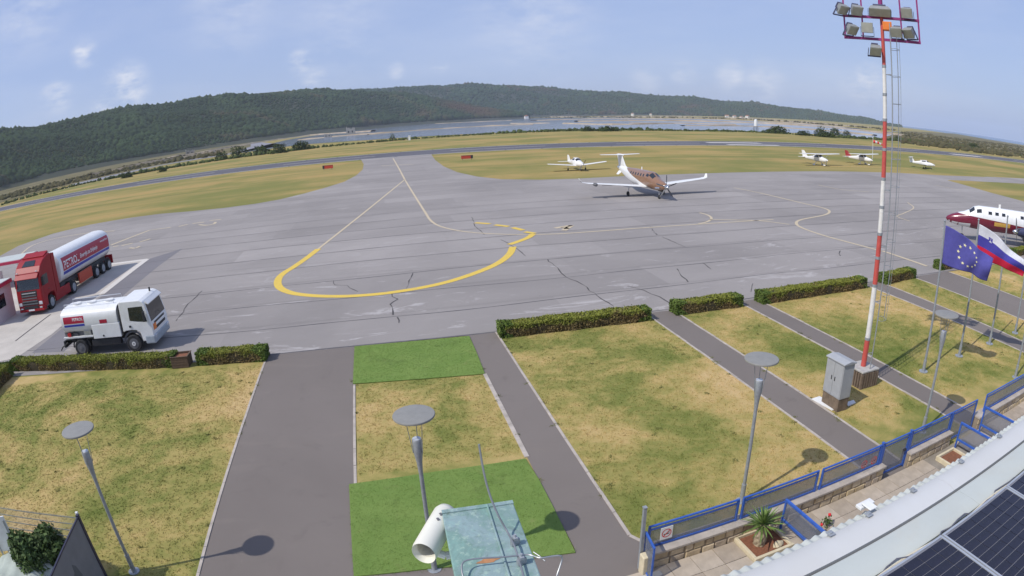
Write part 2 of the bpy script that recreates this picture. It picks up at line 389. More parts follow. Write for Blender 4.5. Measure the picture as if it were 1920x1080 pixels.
# runway
RPH = rad(6.7753); R_D = Vector((math.cos(RPH), math.sin(RPH), 0)); R_N = Vector((-math.sin(RPH), math.cos(RPH), 0)); RN0, RN1 = 17.53142*H, 20.25841*H
def RW(s, q, z=.012): return R_D*s+R_N*q+Vector((0, 0, z))
run = MB()
for i in range(-13, 8): run.flat([RW(i*50, RN0), RW(i*50+50, RN0), RW(i*50+50, RN1), RW(i*50, RN1)])
struct('runway', run, m_runway, fix=False)
mk = MB()
for q in (RN0+.5, RN1-.9):
    for i in range(-60, 38): mk.flat([RW(i*10, q, .02), RW(i*10+9.6, q, .02), RW(i*10+9.6, q+.8, .02), RW(i*10, q+.8, .02)])
def rwbar(q0, q1, wid):
    a, b = G(*q0), G(*q1); s0, s1 = a.dot(R_D), b.dot(R_D); q = (a.dot(R_N)+b.dot(R_N))/2
    mk.flat([RW(s0, q-wid/2, .02), RW(s1, q-wid/2, .02), RW(s1, q+wid/2, .02), RW(s0, q+wid/2, .02)])
rwbar((1326, 267.5), (1424, 268.5), 4.0); rwbar((1362, 271), (1462, 273), 3.0); rwbar((1770, 286.5), (1852, 296.5), 4.)
for i in range(-11, 7): mk.flat([RW(i*50+5, (RN0+RN1)/2-.3, .02), RW(i*50+33, (RN0+RN1)/2-.3, .02), RW(i*50+33, (RN0+RN1)/2+.3, .02), RW(i*50+5, (RN0+RN1)/2+.3, .02)])
struct('runway_marking', mk, m_white, fix=False)

def smooth_line(pts, n=6):
    pts = [Vector(p) for p in pts]
    if len(pts) < 3: return pts
    out = []
    q = [pts[0]*2-pts[1]]+pts+[pts[-1]*2-pts[-2]]
    for i in range(1, len(q)-2):
        for k in range(n):
            s = k/n; a, b, c_, d = q[i-1], q[i], q[i+1], q[i+2]
            out.append(.5*((2*b)+(c_-a)*s+(2*a-5*b+4*c_-d)*s*s+(3*b-a-3*c_+d)*s**3))
    return out+[pts[-1]]
def ribbon(mb, pts, w, z, wob=0.):
    pts = [Vector((p[0], p[1], 0)) for p in pts]; L, Rr = [], []
    for i, p in enumerate(pts):
        d = pts[min(i+1, len(pts)-1)]-pts[max(i-1, 0)]; d.z = 0; d.normalize(); n = Vector((-d.y, d.x, 0))
        ww = w/2*(1+random.uniform(-wob, wob)); L.append(p+n*ww); Rr.append(p-n*ww)
    n = len(pts); mb.add([(p.x, p.y, z) for p in L+Rr], [(i, n+i, n+i+1, i+1) for i in range(n-1)])
def line(mb, pxs, w, z=.020, sm=True, wob=0.):
    g = pix(pxs); ribbon(mb, smooth_line(g) if sm else g, w, z, wob)
m1 = MB()
line(m1, [(597,467),(575,484),(552,500),(530,514),(521,527),(525,540),(548,550),(590,555),(640,556),(690,553.5),(740,548),(800,538),(850,526),(900,509),(935,493),(955,477),(962,463)], .52)
line(m1, [(955,459),(975,452),(990,446),(1000,439)], .5, .024)
for a_, b_ in (((891,418),(919,420)), ((928,422),(954,425)), ((961,427),(981,432)), ((984,435),(1003,438))): line(m1, [a_, b_], .5, .024)
struct('stand_marking', m1, m_yellow, fix=False)
m2 = MB()
line(m2, [(737,297),(748,316),(759,337)], .3); line(m2, [(759,337),(700,385),(650,425),(597,467)], .24)
line(m2, [(759,337),(775,363),(797,398),(808,414),(824,424),(850,431),(880,435.5),(920,438.5),(980,440),(1060,438),(1200,428),(1320,420),(1450,412)], .24)
line(m2, [(1312,399),(1328,404),(1334,410),(1326,416),(1310,420)], .24)
line(m2, [(1425,362),(1500,380),(1546,391),(1555,398),(1543,404),(1503,412),(1493,419),(1505,428),(1545,442),(1600,457),(1652,471)], .28)
line(m2, [(1376,352),(1425,362)], .2); line(m2, [(1702,380),(1713,390),(1695,400),(1682,406),(1706,415)], .16)
line(m2, [(1330,412),(1420,414),(1480,421)], .22); line(m2, [(1534,347),(1580,356),(1630,360)], .2); line(m2, [(1752,347),(1800,357)], .2)
struct('taxi_line', m2, m_pale, fix=False)
m3 = MB()
line(m3, [(715,311),(776,308)], .45, sm=False); line(m3, [(1655,471),(1738,499.5)], .32, .024, False)
line(m3, [(38,478),(60,461),(100,448),(165,437),(215,433)], .32); line(m3, [(208,460),(280,432),(320,426.5)], .42, sm=False)
for a_, b_ in (((335,425),(352,421)), ((361,419.5),(383,416.5)), ((393,414),(415,411.5)), ((228,461),(249,456)), ((262,454),(282,448)), ((211,463),(222,461))): line(m3, [a_, b_], .42, sm=False)
line(m3, [(373,421.5),(388,422.5),(401,420),(404,416.5)], .36); line(m3, [(243,465),(254,465.5),(262,462)], .36)
for a_, b_ in (((1041,428),(1072,423)), ((1072,423),(1057,432.5)), ((1057,426),(1063,429.5))): line(m3, [a_, b_], .5, .022, False)
struct('painted_line', m3, m_pale, fix=False)
# tar seams between the paving lanes, and cracks
sm_ = MB()
for k, (v0, u0, u1) in enumerate([(25.6, -9, 60), (29.25, -40, 62), (33.3, -34, 62), (37.7, -30, 60), (42.2, -33, 70), (46.6, -34, 75), (50.9, -36, 80), (55.2, -40, 80), (59.6, -42, 85), (64, -44, 88)]):
    pts = []; u = u0; ph = random.uniform(0, 6)
    while u <= u1: pts.append(A(u, v0+.16*math.sin(u*.16+ph)+.07*math.sin(u*.53+2*ph))); u += 1.5
    ribbon(sm_, pts, .075 if v0 > 26 else .1, .013, .5)
struct('paving_seam', sm_, m_tar, fix=False)
ck = MB()
for pts in ([(733,551),(744,561),(734,571),(737,591)], [(624,526),(630,535),(650,536),(671,547)], [(775,512),(767,527),(762,541)],
            [(1026,487),(1046,502),(1057,517),(1097,536),(1100,541),(1120,555),(1151,575)], [(1271,504),(1277,515),(1290,529)], [(1177,536),(1210,545),(1235,557),(1262,572)],
            [(378,546),(368,556),(352,570),(347,580),(330,602)], [(885,408),(891,424),(903,434),(908,440)], [(1410,532),(1412,541),(1408,548)], [(1320,493),(1333,505)],
            [(1219,425),(1226,434),(1232,441)], [(940,450),(975,470),(985,480)], [(1573,470),(1576,480)], [(745,595),(748,606)], [(1240,444),(1284,463)]):
    g = [];
    for i in range(len(pts)-1):
        a_, b_ = G(*pts[i]), G(*pts[i+1]); nn = max(2, int((b_-a_).length/.5))
        for k in range(nn): q = a_.lerp(b_, k/nn); g.append(q+Vector((random.uniform(-.08, .08), random.uniform(-.08, .08), 0)))
    g.append(G(*pts[-1])); ribbon(ck, g, .055, .016, .8)
struct('asphalt_crack', ck, m_crack, fix=False)
# fuelling pad with white border, dark repair beside it
struct('asphalt_patch', MB().flat(pix([(276,487),(343,466),(300,497),(262,528),(225,560),(120,660),(60,662),(150,590)]), .0125), m_patch)
struct('fuel_pad', MB().flat(pix([(276,486),(240,491),(150,505),(60,522),(0,535),(-60,560),(-60,690),(30,672),(96,628),(186,556)]), .017), m_pad)
m4 = MB(); line(m4, [(205,496),(275,487)], .75, .022, False); line(m4, [(275,486.5),(190,552)], .62, .026, False); struct('pad_border', m4, m_white, fix=False)
m5 = MB(); line(m5, [(95,590),(29,640)], .14, .022, False); struct('pad_drain', m5, m_crack, fix=False)

# lawns, paths, kerbs
struct('lawn', MB().flat([P(45, 1), P(45, s_edge(45)-.15), P(-70, s_edge(-70)-.15), P(-70, 1)], .004), m_lawn)
def fence_s(a):                      # where the path at a meets the railing
    d = fw(P(a, 0)); e = D_P.dot(F_N); return -d/e
def path(a0, a1, s0, name='path', z=.012): return struct(name, MB().flat([P(a0, s0), P(a0, s_edge(a0)+.02), P(a1, s_edge(a1)+.02), P(a1, s0)], z), m_path)
path(pa[0], pa[1], 2.0); path(pa[2], pa[3], 8.0)
for i in (4, 6, 8, 10): path(pa[i], pa[i+1], min(fence_s(pa[i]), fence_s(pa[i+1]))-.3)
fc_s = toP(G(1180, 1005))[1]
struct('forecourt', MB().flat([P(pa[1], 2), P(pa[1], toP(G(664, 1084))[1]+.5), G(1060, 1010), G(1078, 1034), P(pa[3]+1.3, fc_s+.4), P(pa[3], fc_s), F(.3, -.9), F(.0, .1), F(-.2, 1.5), F(-.4, 6), P(pa[1], 2)][:-1], .016), m_path)
def kerb(p0, p1, w=.085, h=.03, name='kerb'):
    d = p1-p0; L = d.length; n = max(1, round(L/1.0)); d.normalize(); nn = Vector((-d.y, d.x, 0)); mb = MB()
    for i in range(n):
        a_ = p0+d*(i*L/n+.006); b_ = p0+d*((i+1)*L/n-.006); hh = h+random.uniform(-.008, .008)
        mb.add([q+nn*sg*w/2+Vector((0, 0, z_)) for q in (a_, b_) for sg in (-1, 1) for z_ in (0, hh)], [(0,1,3,2),(4,6,7,5),(0,4,5,1),(2,3,7,6),(1,5,7,3)])
    return struct(name, mb, kerbm)
for i, a_ in enumerate(pa):
    s0 = 3.0 if i < 1 else (fc_s if i == 3 else (9 if i < 4 else fence_s(a_)-.2))
    if i == 1:
        kerb(P(a_, toP(G(664, 908))[1]), P(a_, toP(G(666, 722))[1])); continue
    if i == 2:
        kerb(P(a_, toP(G(987, 858))[1]), P(a_, toP(G(908, 702))[1]), .14); continue
    kerb(P(a_, s0), P(a_, s_edge(a_)-.1))
kerb(P(pa[3], fc_s), F(.25, -.85))
def turf(pxs):
    mb = MB(); g = pix(pxs); n = len(g); mb.add([q+Vector((0, 0, .02)) for q in g]+[q+Vector((0, 0, .045)) for q in g], [tuple(range(n, 2*n))]+[(i, (i+1) % n, n+(i+1) % n, n+i) for i in range(n)]); return mb
tag(turf([(665,651),(880,631.5),(894,663),(909,702),(890,704),(760,714),(662,721)]).obj('turf_mat', m_turf), 'green artificial turf mat at the edge of the grey apron', 'turf mat', 'artificial turf mats')
tag(turf([(655,910),(820,886),(985,862),(1010,900),(1035,948),(1058,995),(1079,1038),(960,1052),(800,1069),(664,1083)]).obj('turf_mat', m_turf), 'green artificial turf mat under the near lamp post, by the copper cap', 'turf mat', 'artificial turf mats')

# grass blades on the near lawns
def blades(n, inside, h=(.018, .05)):
    ok = np.zeros((0, 2))
    while len(ok) < n:
        c_ = inside(n); ok = np.concatenate([ok, c_])
    ok = ok[:n]; B = 4
    ang = np.random.rand(n, B)*2*PI; off = np.random.randn(n, B, 2)*.025; hh = h[0]+np.random.rand(n, B)*(h[1]-h[0]); lean = hh[..., None]*np.random.randn(n, B, 2)*.45
    base = ok[:, None, :]+off; wv = np.stack([np.cos(ang), np.sin(ang)], -1)*.011
    z0 = np.full((n, B, 1), .003)
    v0 = np.concatenate([base-wv, z0], -1); v1 = np.concatenate([base+wv, z0], -1); v2 = np.concatenate([base+lean, hh[..., None]], -1)
    V = np.stack([v0, v1, v2], 2).reshape(-1, 3); return V
def lawn_sampler(rects, keep):
    ar = np.array([(a1-a0)*(s1-s0) for a0, a1, s0, s1 in rects]); pr = ar/ar.sum(); R_ = np.array(rects)
    npn, dpn = np.array(N_P[:2]), np.array(D_P[:2])
    def f(n):
        i = np.random.choice(len(rects), n, p=pr); r = np.random.rand(n, 2)
        a_ = R_[i, 0]+(R_[i, 1]-R_[i, 0])*r[:, 0]; s_ = R_[i, 2]+(R_[i, 3]-R_[i, 2])*r[:, 1]
        xy = a_[:, None]*npn+s_[:, None]*dpn; return xy[keep(xy)]
    return f
fnn = np.array(F_N[:2]); f00 = np.array(F0[:2])
e_ = V_EDGE-.9
rects = [(pa[0]+.08, 26, 4, e_), (pa[2]-.0+.1, pa[1]-.1, toP(G(666, 905))[1]+.35, toP(G(666, 722))[1]-.05), (pa[4]+.08, pa[3]-.08, 10.3, e_), (pa[6]+.08, pa[5]-.08, 12, e_), (pa[8]+.08, pa[7]-.08, 12, e_), (pa[10]+.08, pa[9]-.08, 12, e_), (-40, pa[11]-.08, 14, e_)]
V = blades(95000, lawn_sampler(rects, lambda xy: ((xy-f00) @ fnn < -1.0) | ((xy-f00) @ np.array(F_D[:2]) < -1.6)))
go = link('lawn_grass', raw_mesh('lawn_grass', V, np.arange(len(V)).reshape(-1, 3), m_blade)); tag(go, 'short dry and green grass of the lawns', 'grass', kind='stuff')

# beyond the runway: lagoon, banks, scrub
struct('lagoon', MB().flat(pix([(430,290),(560,272),(700,262),(830,254),(960,248),(1100,244.5),(1300,244.5),(1500,250),(1640,260),(1700,256),(1600,240.5),(1440,229),(1200,221),(1000,221.5),(900,225.5),(760,235),(640,246.5),(540,262)]), .10), m_water)
struct('salt_pan', MB().flat(pix([(120,354),(200,335),(300,311),(430,290),(540,272),(480,266),(380,283),(280,303),(180,325)]), .10), mat('pale_mud', (.24, .225, .23), .5, var=.15, scale=.02))
struct('scrubland', MB().flat(pix([(1640,262),(1700,246),(1790,250.5),(1850,261),(1930,275),(1960,300),(1925,292),(1800,275),(1720,266)]), .14), m_scrub)
struct('scrubland', MB().flat(pix([(-40,392),(60,365),(160,340),(300,310),(430,288),(470,275),(470,262),(400,275),(300,290),(180,310),(60,339),(-40,364)]), .14), m_scrub)
bk = MB()
for pts, w, hgt in (([(250,311),(330,295),(420,279),(520,262),(600,252.5),(700,246.5)], 9, 1.6), ([(700,236),(780,231),(880,224),(1000,220),(1090,219)], 60, 2.), ([(1080,228.5),(1200,226.5),(1320,228),(1450,232.5),(1600,243.5),(1700,256)], 12, 1.4),
                    ([(1120,219.5),(1270,220),(1400,223),(1550,233),(1640,240)], 60, 2.), ([(1060,232),(1150,234),(1260,232)], 8, 1.2), ([(170,330),(300,304),(400,286)], 7, 1.5), ([(960,232),(1010,231.5),(1030,231)], 6, .8), ([(690,253),(800,243.5),(900,237.5),(1000,233.5)], 7, .9), ([(1000,226.5),(1150,222.6),(1300,223.2),(1450,228.6),(1600,241)], 34, 1.1), ([(560,263),(650,254.5),(740,248)], 8, 1.), ([(1280,236),(1400,237),(1520,243),(1640,254.5)], 8, .9), ([(1180,231),(1300,232),(1380,234)], 7, .8), ([(820,232),(900,228.5),(960,226)], 16, .9)):
    g = smooth_line(pix(pts), 4); ringsb = []
    for i, q in enumerate(g):
        d = (g[min(i+1, len(g)-1)]-g[max(i-1, 0)]); d.z = 0; d.normalize(); n = Vector((-d.y, d.x, 0)); hh = hgt*random.uniform(.6, 1.25)
        ringsb.append([q-n*w/2+Vector((0, 0, -.3)), q-n*w*.25+Vector((0, 0, hh)), q+n*w*.25+Vector((0, 0, hh*.9)), q+n*w/2+Vector((0, 0, -.3))])
    bk.loft(ringsb, caps=False)
struct('embankment', bk, m_bank)

# ------------------------------------------------------------------ hills and their woods
def interp(tab, x):
    xs, ys = zip(*tab); return float(np.interp(x, xs, ys))
_ico = bmesh.new(); bmesh.ops.create_icosphere(_ico, subdivisions=1, radius=1.0); ICO_V = np.array([v.co[:] for v in _ico.verts]); ICO_F = np.array([[v.index for v in f.verts] for f in _ico.faces]); _ico.free()
def crowns(pos, rx, rz, jit=.25):        # many lumpy crowns as one triangle soup
    n = len(pos); k = len(ICO_V); j = 1+(np.random.rand(n, k, 1)-.5)*2*jit
    V = ICO_V[None]*j*np.stack([rx, rx, rz], -1)[:, None, :]
    a_ = np.random.rand(n)*2*PI; c_, s_ = np.cos(a_)[:, None], np.sin(a_)[:, None]
    V = np.stack([V[..., 0]*c_-V[..., 1]*s_, V[..., 0]*s_+V[..., 1]*c_, V[..., 2]], -1)+pos[:, None, :]
    Fc = ICO_F[None]+(np.arange(n)*k)[:, None, None]
    return V.reshape(-1, 3), Fc.reshape(-1, 3)
def forest_mat(name, dark, mid, dry, bare=None):
    m, t = newmat(name, 1., spec=.05); v = t.pos((1, 1, 1))
    n = t.noise(.13, 2, v, .7); b_ = t.noise(.007, 6, v, .65, .8); c = t.ramp(n, [(.3, dark), (.7, mid)]); c = t.mix(t.step(t.noise(.035, 4, v, .6), .45, .62, 0, .7), c, tuple(k*.62 for k in mid))
    c = t.mix(t.step(b_, .57, .66, 0, .7), c, dry); c = t.mix(t.step(t.noise(.012, 4, v, .6), .5, .68, 0, .6), c, tuple(k*1.35 for k in mid))
    if bare:          # an eroded reddish slope on the far hill
        dv = t.n('ShaderNodeVectorMath', operation='DISTANCE'); t.l(v, dv.inputs[0]); dv.inputs[1].default_value = bare
        e = t.math('ADD', dv.outputs['Value'], t.math('MULTIPLY', t.noise(.012, 5, v, .7), 220.)); c = t.mix(t.step(e, 130., 240., .6, 0.), c, (.12, .058, .04))
    t.col(c); return m
def hill(name, ridge, foot, dist_f, dist_r, x0, x1, step, m, m_under, label, ncrown, size, seed):
    rng = np.random.RandomState(seed); xs = np.arange(x0, x1+1, step); rows = 14; Vs = []
    for x in xs:
        df, dr = interp(dist_f, x), interp(dist_r, x); pf = D(x, interp(foot, x), df); pr = D(x, interp(ridge, x), dr)
        col_ = [Vector((pf.x*.96, pf.y*.96, -1.5))]
        for j in range(rows+1):
            s = j/rows; q = pf.lerp(pr, s); q.z = pf.z+(pr.z-pf.z)*(math.sin(s*PI/2)**1.05)
            if 0 < j < rows: q.z += (pr.z-pf.z)*.06*math.sin(x*.02+j*1.3)*math.sin(s*PI)
            col_.append(q)
        col_.append(Vector((pr.x*1.35, pr.y*1.35, -1.5))); Vs.append(col_)
    nr = len(Vs[0]); mb = MB(); mb.add([q for c_ in Vs for q in c_], [(i*nr+j, (i+1)*nr+j, (i+1)*nr+j+1, i*nr+j+1) for i in range(len(xs)-1) for j in range(nr-1)])
    struct(name, mb, m_under, smooth=True, angle=80)
    # crowns spread over the slope the airfield sees
    Pn = np.array([[list(q) for q in c_] for c_ in Vs])[:, 1:rows+2]
    fi = rng.rand(ncrown)*(len(xs)-1.001); fj = rng.rand(ncrown)**1.05*(rows-.001); i0, j0 = fi.astype(int), fj.astype(int); a_, b_ = (fi-i0)[:, None], (fj-j0)[:, None]
    pos = Pn[i0, j0]*(1-a_)*(1-b_)+Pn[i0+1, j0]*a_*(1-b_)+Pn[i0, j0+1]*(1-a_)*b_+Pn[i0+1, j0+1]*a_*b_
    big = np.clip(.8+.5*np.sin(pos[:, 0]*.021+1)*np.sin(pos[:, 1]*.017), .5, 1.4); rx = size*(.35+rng.rand(ncrown)**1.6*1.1)*big; rz = rx*(.65+rng.rand(ncrown)*.6); pos[:, 2] += rz*.25
    V, Fc = crowns(pos, rx, rz); o = link('forest', raw_mesh('forest', V, Fc, m)); tag(o, label, 'forest', kind='stuff')
near_ridge = [(-90,272),(-40,260),(0,254),(60,247),(130,230),(230,213),(300,205),(370,190),(430,185),(520,177),(600,174),(660,174),(720,178),(790,182),(860,195),(930,209),(990,217)]
near_foot = [(-90,368),(0,348),(100,322),(200,303),(300,287),(400,271),(480,257),(560,247),(640,239),(700,234),(800,227),(900,221.5),(990,219)]
far_ridge = [(560,178),(640,175),(700,171),(760,167),(860,163),(960,164),(1000,166.5),(1100,173.5),(1200,179.5),(1300,186),(1400,195),(1480,203),(1560,215),(1640,228),(1690,237)]
far_foot = [(560,240),(700,230),(900,219),(1000,216),(1200,214),(1400,219.5),(1500,226.5),(1600,236),(1690,239)]
m_under = mat('forest_floor', (.03, .036, .018), 1., var=.3, scale=.02)
m_for1 = forest_mat('near_forest', (.014, .030, .013), (.040, .064, .024), (.085, .062, .035), D(872, 207, 1560))
m_for2 = forest_mat('far_forest', (.015, .032, .016), (.036, .062, .026), (.10, .052, .034))
hill('hill', far_ridge, far_foot, [(560,1700),(1000,1900),(1690,2600)], [(560,2400),(1000,2600),(1690,2900)], 560, 1690, 10, m_for2, m_under, 'dark wooded slope of the far hill across the lagoon', 32000, 6.8, 4)
hill('hill', near_ridge, near_foot, [(-90,700),(300,900),(640,1150),(990,1550)], [(-90,1050),(300,1350),(640,1650),(990,1700)], -90, 990, 9, m_for1, m_under, 'dense dark woods covering the long hill at the left', 44000, 5.0, 5)
# pile of the turf mats: short fibres, ragged at the edges
def in_quad(q):
    g = [np.array(p[:2]) for p in q]
    def f(n):
        lo, hi = np.min(g, 0)-.02, np.max(g, 0)+.02; xy = lo+(hi-lo)*np.random.rand(n, 2); ok = np.ones(n, bool)
        for i in range(len(g)): e = g[(i+1) % len(g)]-g[i]; d_ = xy-g[i]; ok &= (e[0]*d_[:, 1]-e[1]*d_[:, 0])*SGN < .012*np.linalg.norm(e)
        return xy[ok]
    return f
SGN = 1
for q in ([(665,651),(880,631.5),(909,702),(662,721)], [(655,910),(985,862),(1079,1038),(664,1083)]):
    V = blades(7000, in_quad(pix(q)), (.008, .018)); V[:, 2] += .04; o = link('turf_pile', raw_mesh('turf_pile', V, np.arange(len(V)).reshape(-1, 3), m_turf)); tag(o, 'short green fibres of the %s turf mat' % ('far' if q[0][1] < 700 else 'near'), 'turf pile', kind='stuff')
# weeds and loose clumps along the kerbs and in the lawns
cl_ = []
for a_ in pa[:8]:
    for _ in range(9):
        s_ = random.uniform(10 if a_ < 0 else 5, V_EDGE-.5); q = P(a_+random.choice((-1, 1))*random.uniform(.04, .12), s_)
        if fw(q) < -1. or (q-F0).dot(F_D) < -1.6: cl_.append((q.x, q.y))
for _ in range(330):
    q = P(random.uniform(-40, 26), random.uniform(6, 24.5)); a_ = toP(q)[0]
    if fw(q) < -1.2 and not any(pa[i] > a_ > pa[i+1] for i in (0, 2, 4, 6, 8, 10)) and not (pa[1] > a_ > pa[2]): cl_.append((q.x, q.y))
cl_ = np.repeat(np.array(cl_), 9, 0)+np.random.randn(len(cl_)*9, 2)*.05
V = blades(len(cl_), lambda n: cl_, (.03, .07)); m_weed = mat('weed_green', (.17, .18, .055), 1., var=.5, scale=1.)
o = link('weeds', raw_mesh('weeds', V, np.arange(len(V)).reshape(-1, 3), m_weed)); tag(o, 'weeds and taller tufts along the kerbs and in the lawns', 'weeds', kind='stuff')

# ------------------------------------------------------------------ leaves
def leaf_soup(pos, nrm, size, flat_=.6):
    n = len(pos); r = np.random.randn(n, 3); nn = nrm*flat_+r*.55; nn /= np.linalg.norm(nn, axis=1, keepdims=True)
    t1 = np.cross(nn, np.random.randn(n, 3)); t1 /= np.linalg.norm(t1, axis=1, keepdims=True); t2 = np.cross(nn, t1)
    s = (size*(.6+np.random.rand(n)*.8))[:, None] if not np.isscalar(size) else size*(.6+np.random.rand(n, 1)*.8)
    V = np.stack([pos-t1*s, pos+t2*s*.5, pos+t1*s, pos-t2*s*.5], 1).reshape(-1, 3)
    b = (np.arange(n)*4)[:, None]; Fc = np.concatenate([b+np.array([[0, 1, 2]]), b+np.array([[0, 2, 3]])], 0); return V, Fc
m_hedge, t = newmat('hedge_leaves', .85, spec=.2); v = t.pos((1, 1, 1)); z_ = t.sep(v)[2]
n = t.noise(1.1, 5, v, .65, .4); fi = t.noise(25, 2, v, .7)
c = t.ramp(fi, [(.3, (.11, .14, .024)), (.55, (.235, .25, .045)), (.75, (.34, .31, .075))])
dead = t.step(t.math('ADD', t.math('SUBTRACT', n, .5), t.math('MULTIPLY', t.math('SUBTRACT', .50, z_), .8)), -.02, .16)
t.col(t.mix(t.math('MULTIPLY', dead, .85), c, t.ramp(fi, [(.3, (.13, .09, .045)), (.7, (.27, .18, .09))])))
m_hedge_end = mat('fresh_hedge_leaves', (.10, .15, .022), .85, var=.5, scale=9)
m_core = mat('hedge_twigs', (.05, .04, .02), 1., var=.3, scale=8)
m_leaf = mat('green_leaves', (.055, .095, .02), .8, var=.5, scale=3)
m_leaf2 = mat('olive_leaves', (.075, .09, .03), .85, var=.5, scale=1)
def hedge(p0, p1, depth, h, label, back=None):
    d = p1-p0; L = d.length; ang = math.atan2(d.y, d.x)
    o = thing('hedge', label, 'hedge', p0, ang, 'clipped hedges round the lawns')
    w = depth; mb = MB(); n = max(2, int(L/.5)); rr = []
    for i in range(n+1):
        x = .06+(L-.12)*i/n; a = random.uniform(-.03, .03); hh = h-.07+random.uniform(-.025, .025); e_ = .92 if i in (0, n) else 1.
        rr.append([(x, .08+a, 0), (x, .06+a, hh*.6), (x, .1+a, hh*.95*e_), (x, .2, hh*e_), (x, w-.2, hh*e_), (x, w-.1+a, hh*.95*e_), (x, w-.06, 0)])
    mb.loft(rr); mb.obj('stems', m_core, o, smooth=True, angle=80)
    A_ = [(L*h, 0), (L*h, 1), (L*w, 2), (w*h, 3), (w*h, 4)]; P_, N_ = [], []
    for ar, k in A_:
        m = int(ar*1100); q = np.random.rand(m, 2); j = np.abs(np.random.randn(m))*.03-.02; bulge = .03*np.sin(q[:, 0]*L*2.3+k)+.02*np.sin(q[:, 0]*L*6.1)
        z_ = .02+q[:, 1]*(h-.02)
        if k == 0: P_.append(np.stack([q[:, 0]*L, .06-j-bulge, z_], 1)); N_.append(np.tile([0, -1, .2], (m, 1)))
        if k == 1: P_.append(np.stack([q[:, 0]*L, w-.06+j+bulge, z_], 1)); N_.append(np.tile([0, 1, .2], (m, 1)))
        if k == 2: P_.append(np.stack([q[:, 0]*L, .04+q[:, 1]*(w-.08), h-.03+j+bulge], 1)); N_.append(np.tile([0, 0, 1.], (m, 1)))
        if k == 3: P_.append(np.stack([.05-j, q[:, 0]*w, z_], 1)); N_.append(np.tile([-1, 0, .2], (m, 1)))
        if k == 4: P_.append(np.stack([L-.05+j, q[:, 0]*w, z_], 1)); N_.append(np.tile([1, 0, .2], (m, 1)))
    PP_, NN_ = np.concatenate(P_), np.concatenate(N_); wob = .45+.25*np.sin(PP_[:, 2]*9+PP_[:, 0]*3); ends = (PP_[:, 0] < wob) | (PP_[:, 0] > L-wob)
    V, Fc = leaf_soup(PP_[ends], NN_[ends], .05); f = link('end_foliage', raw_mesh('end_foliage', V, Fc, m_hedge_end), o); f['kind'] = 'stuff'
    ns_ = int(L*14); sp_ = np.stack([np.random.rand(ns_)*L, np.random.rand(ns_)*w, h+np.abs(np.random.randn(ns_))*.05], 1); P_, N_ = [PP_[~ends], sp_], [NN_[~ends], np.tile([0, 0, 1.], (ns_, 1))]
    V, Fc = leaf_soup(np.concatenate(P_), np.concatenate(N_), .042); f = link('foliage', raw_mesh('foliage', V, Fc, m_hedge), o); f['kind'] = 'stuff'
hedge(G(22, 697), G(327, 691), .78, .58, 'long clipped hedge below the white tank truck')
hedge(G(369, 687), G(499, 679), .78, .58, 'short brown-sided hedge beside the brown planter box')
hedge(G(-30, 764), G(28, 702), 1.0, .74, 'dark hedge piece turning toward the camera at the left edge')
hedge(G(938, 636), G(1222, 602), .8, .60, 'long brown-sided hedge behind the largest central lawn')
hedge(G(1268, 593), G(1394, 576), .8, .60, 'short hedge between two path mouths, green at both ends')
hedge(G(1430, 572), G(1626, 541), .8, .60, 'long hedge ending just left of the striped mast')
hedge(G(1662, 535), G(1717, 522), .8, .60, 'short hedge just right of the striped mast')
hedge(G(1764, 508), G(1872, 489), .8, .60, 'hedge partly hidden behind the blue flag')
hedge(G(1903, 482), G(1960, 472), .8, .60, 'hedge cut by the right picture edge below the red aircraft')

# brown planter box in the hedge gap
pc = G(339, 691); o = thing('planter_box', 'small brown planter box in the gap between two hedges', 'planter', pc, APH); o.scale = (1, 1, .8)
wood = mat('brown_wood', (.11, .07, .045), .85, var=.3, scale=8)
mb = MB()
for k in range(4): mb.bb((-.42, 0, .03+k*.16), (.42, .05, .17+k*.16)).bb((-.42, .65, .03+k*.16), (.42, .7, .17+k*.16)).bb((-.42, .053, .03+k*.16), (-.37, .647, .17+k*.16)).bb((.37, .053, .03+k*.16), (.42, .647, .17+k*.16))
mb.obj('side_boards', wood, o); MB().bb((-.36, .06, .1), (.36, .64, .58)).obj('soil_fill', soil, o); MB().bb((-.45, -.02, .66), (.45, .04, .69)).bb((-.45, .66, .66), (.45, .72, .69)).bb((-.45, .045, .66), (-.38, .655, .69)).bb((.38, .045, .66), (.45, .655, .69)).obj('rim', wood, o)

# ------------------------------------------------------------------ lamp posts
disc_m = mat('lamp_disc', (.245, .24, .22), .55, var=.08)
def lamp_post(loc, label, rz):
    o = thing('lamp_post', label, 'lamp post', loc, rz, 'disc-topped lamp posts')
    MB().cyl((0, 0, .0), (0, 0, .03), .16, n=16).cyl((0, 0, .03), (0, 0, .55), .068, .064, n=14).obj('base', steel, o, smooth=True)
    MB().cyl((0, 0, .5), (0, 0, 2.9), .047, .043, n=14).obj('pole', steel, o, smooth=True)
    MB().loft([[(r*math.cos(2*PI*i/16), r*math.sin(2*PI*i/16), z) for i in range(16)] for z, r in ((2.7, .044), (2.95, .06), (3.12, .085), (3.2, .098), (3.46, .098), (3.48, .09))]).obj('lamp_head', steel, o, smooth=True)
    MB().cyl((0, 0, 3.47), (0, 0, 3.5), .09, n=16).obj('lens', lamp_lens, o)
    for k in range(3):
        a = k*2*PI/3+.5; MB().cyl((.105*math.cos(a), .105*math.sin(a), 3.2), (.19*math.cos(a), .19*math.sin(a), 4.02), .008, n=6).obj('rod', steel, o)
    MB().loft([[(r*math.cos(2*PI*i/40), r*math.sin(2*PI*i/40), z) for i in range(40)] for z, r in ((4.0, .38), (4.005, .415), (4.03, .42), (4.045, .41), (4.06, .25), (4.065, .02))]).obj('reflector_disc', disc_m, o, smooth=True, angle=50)
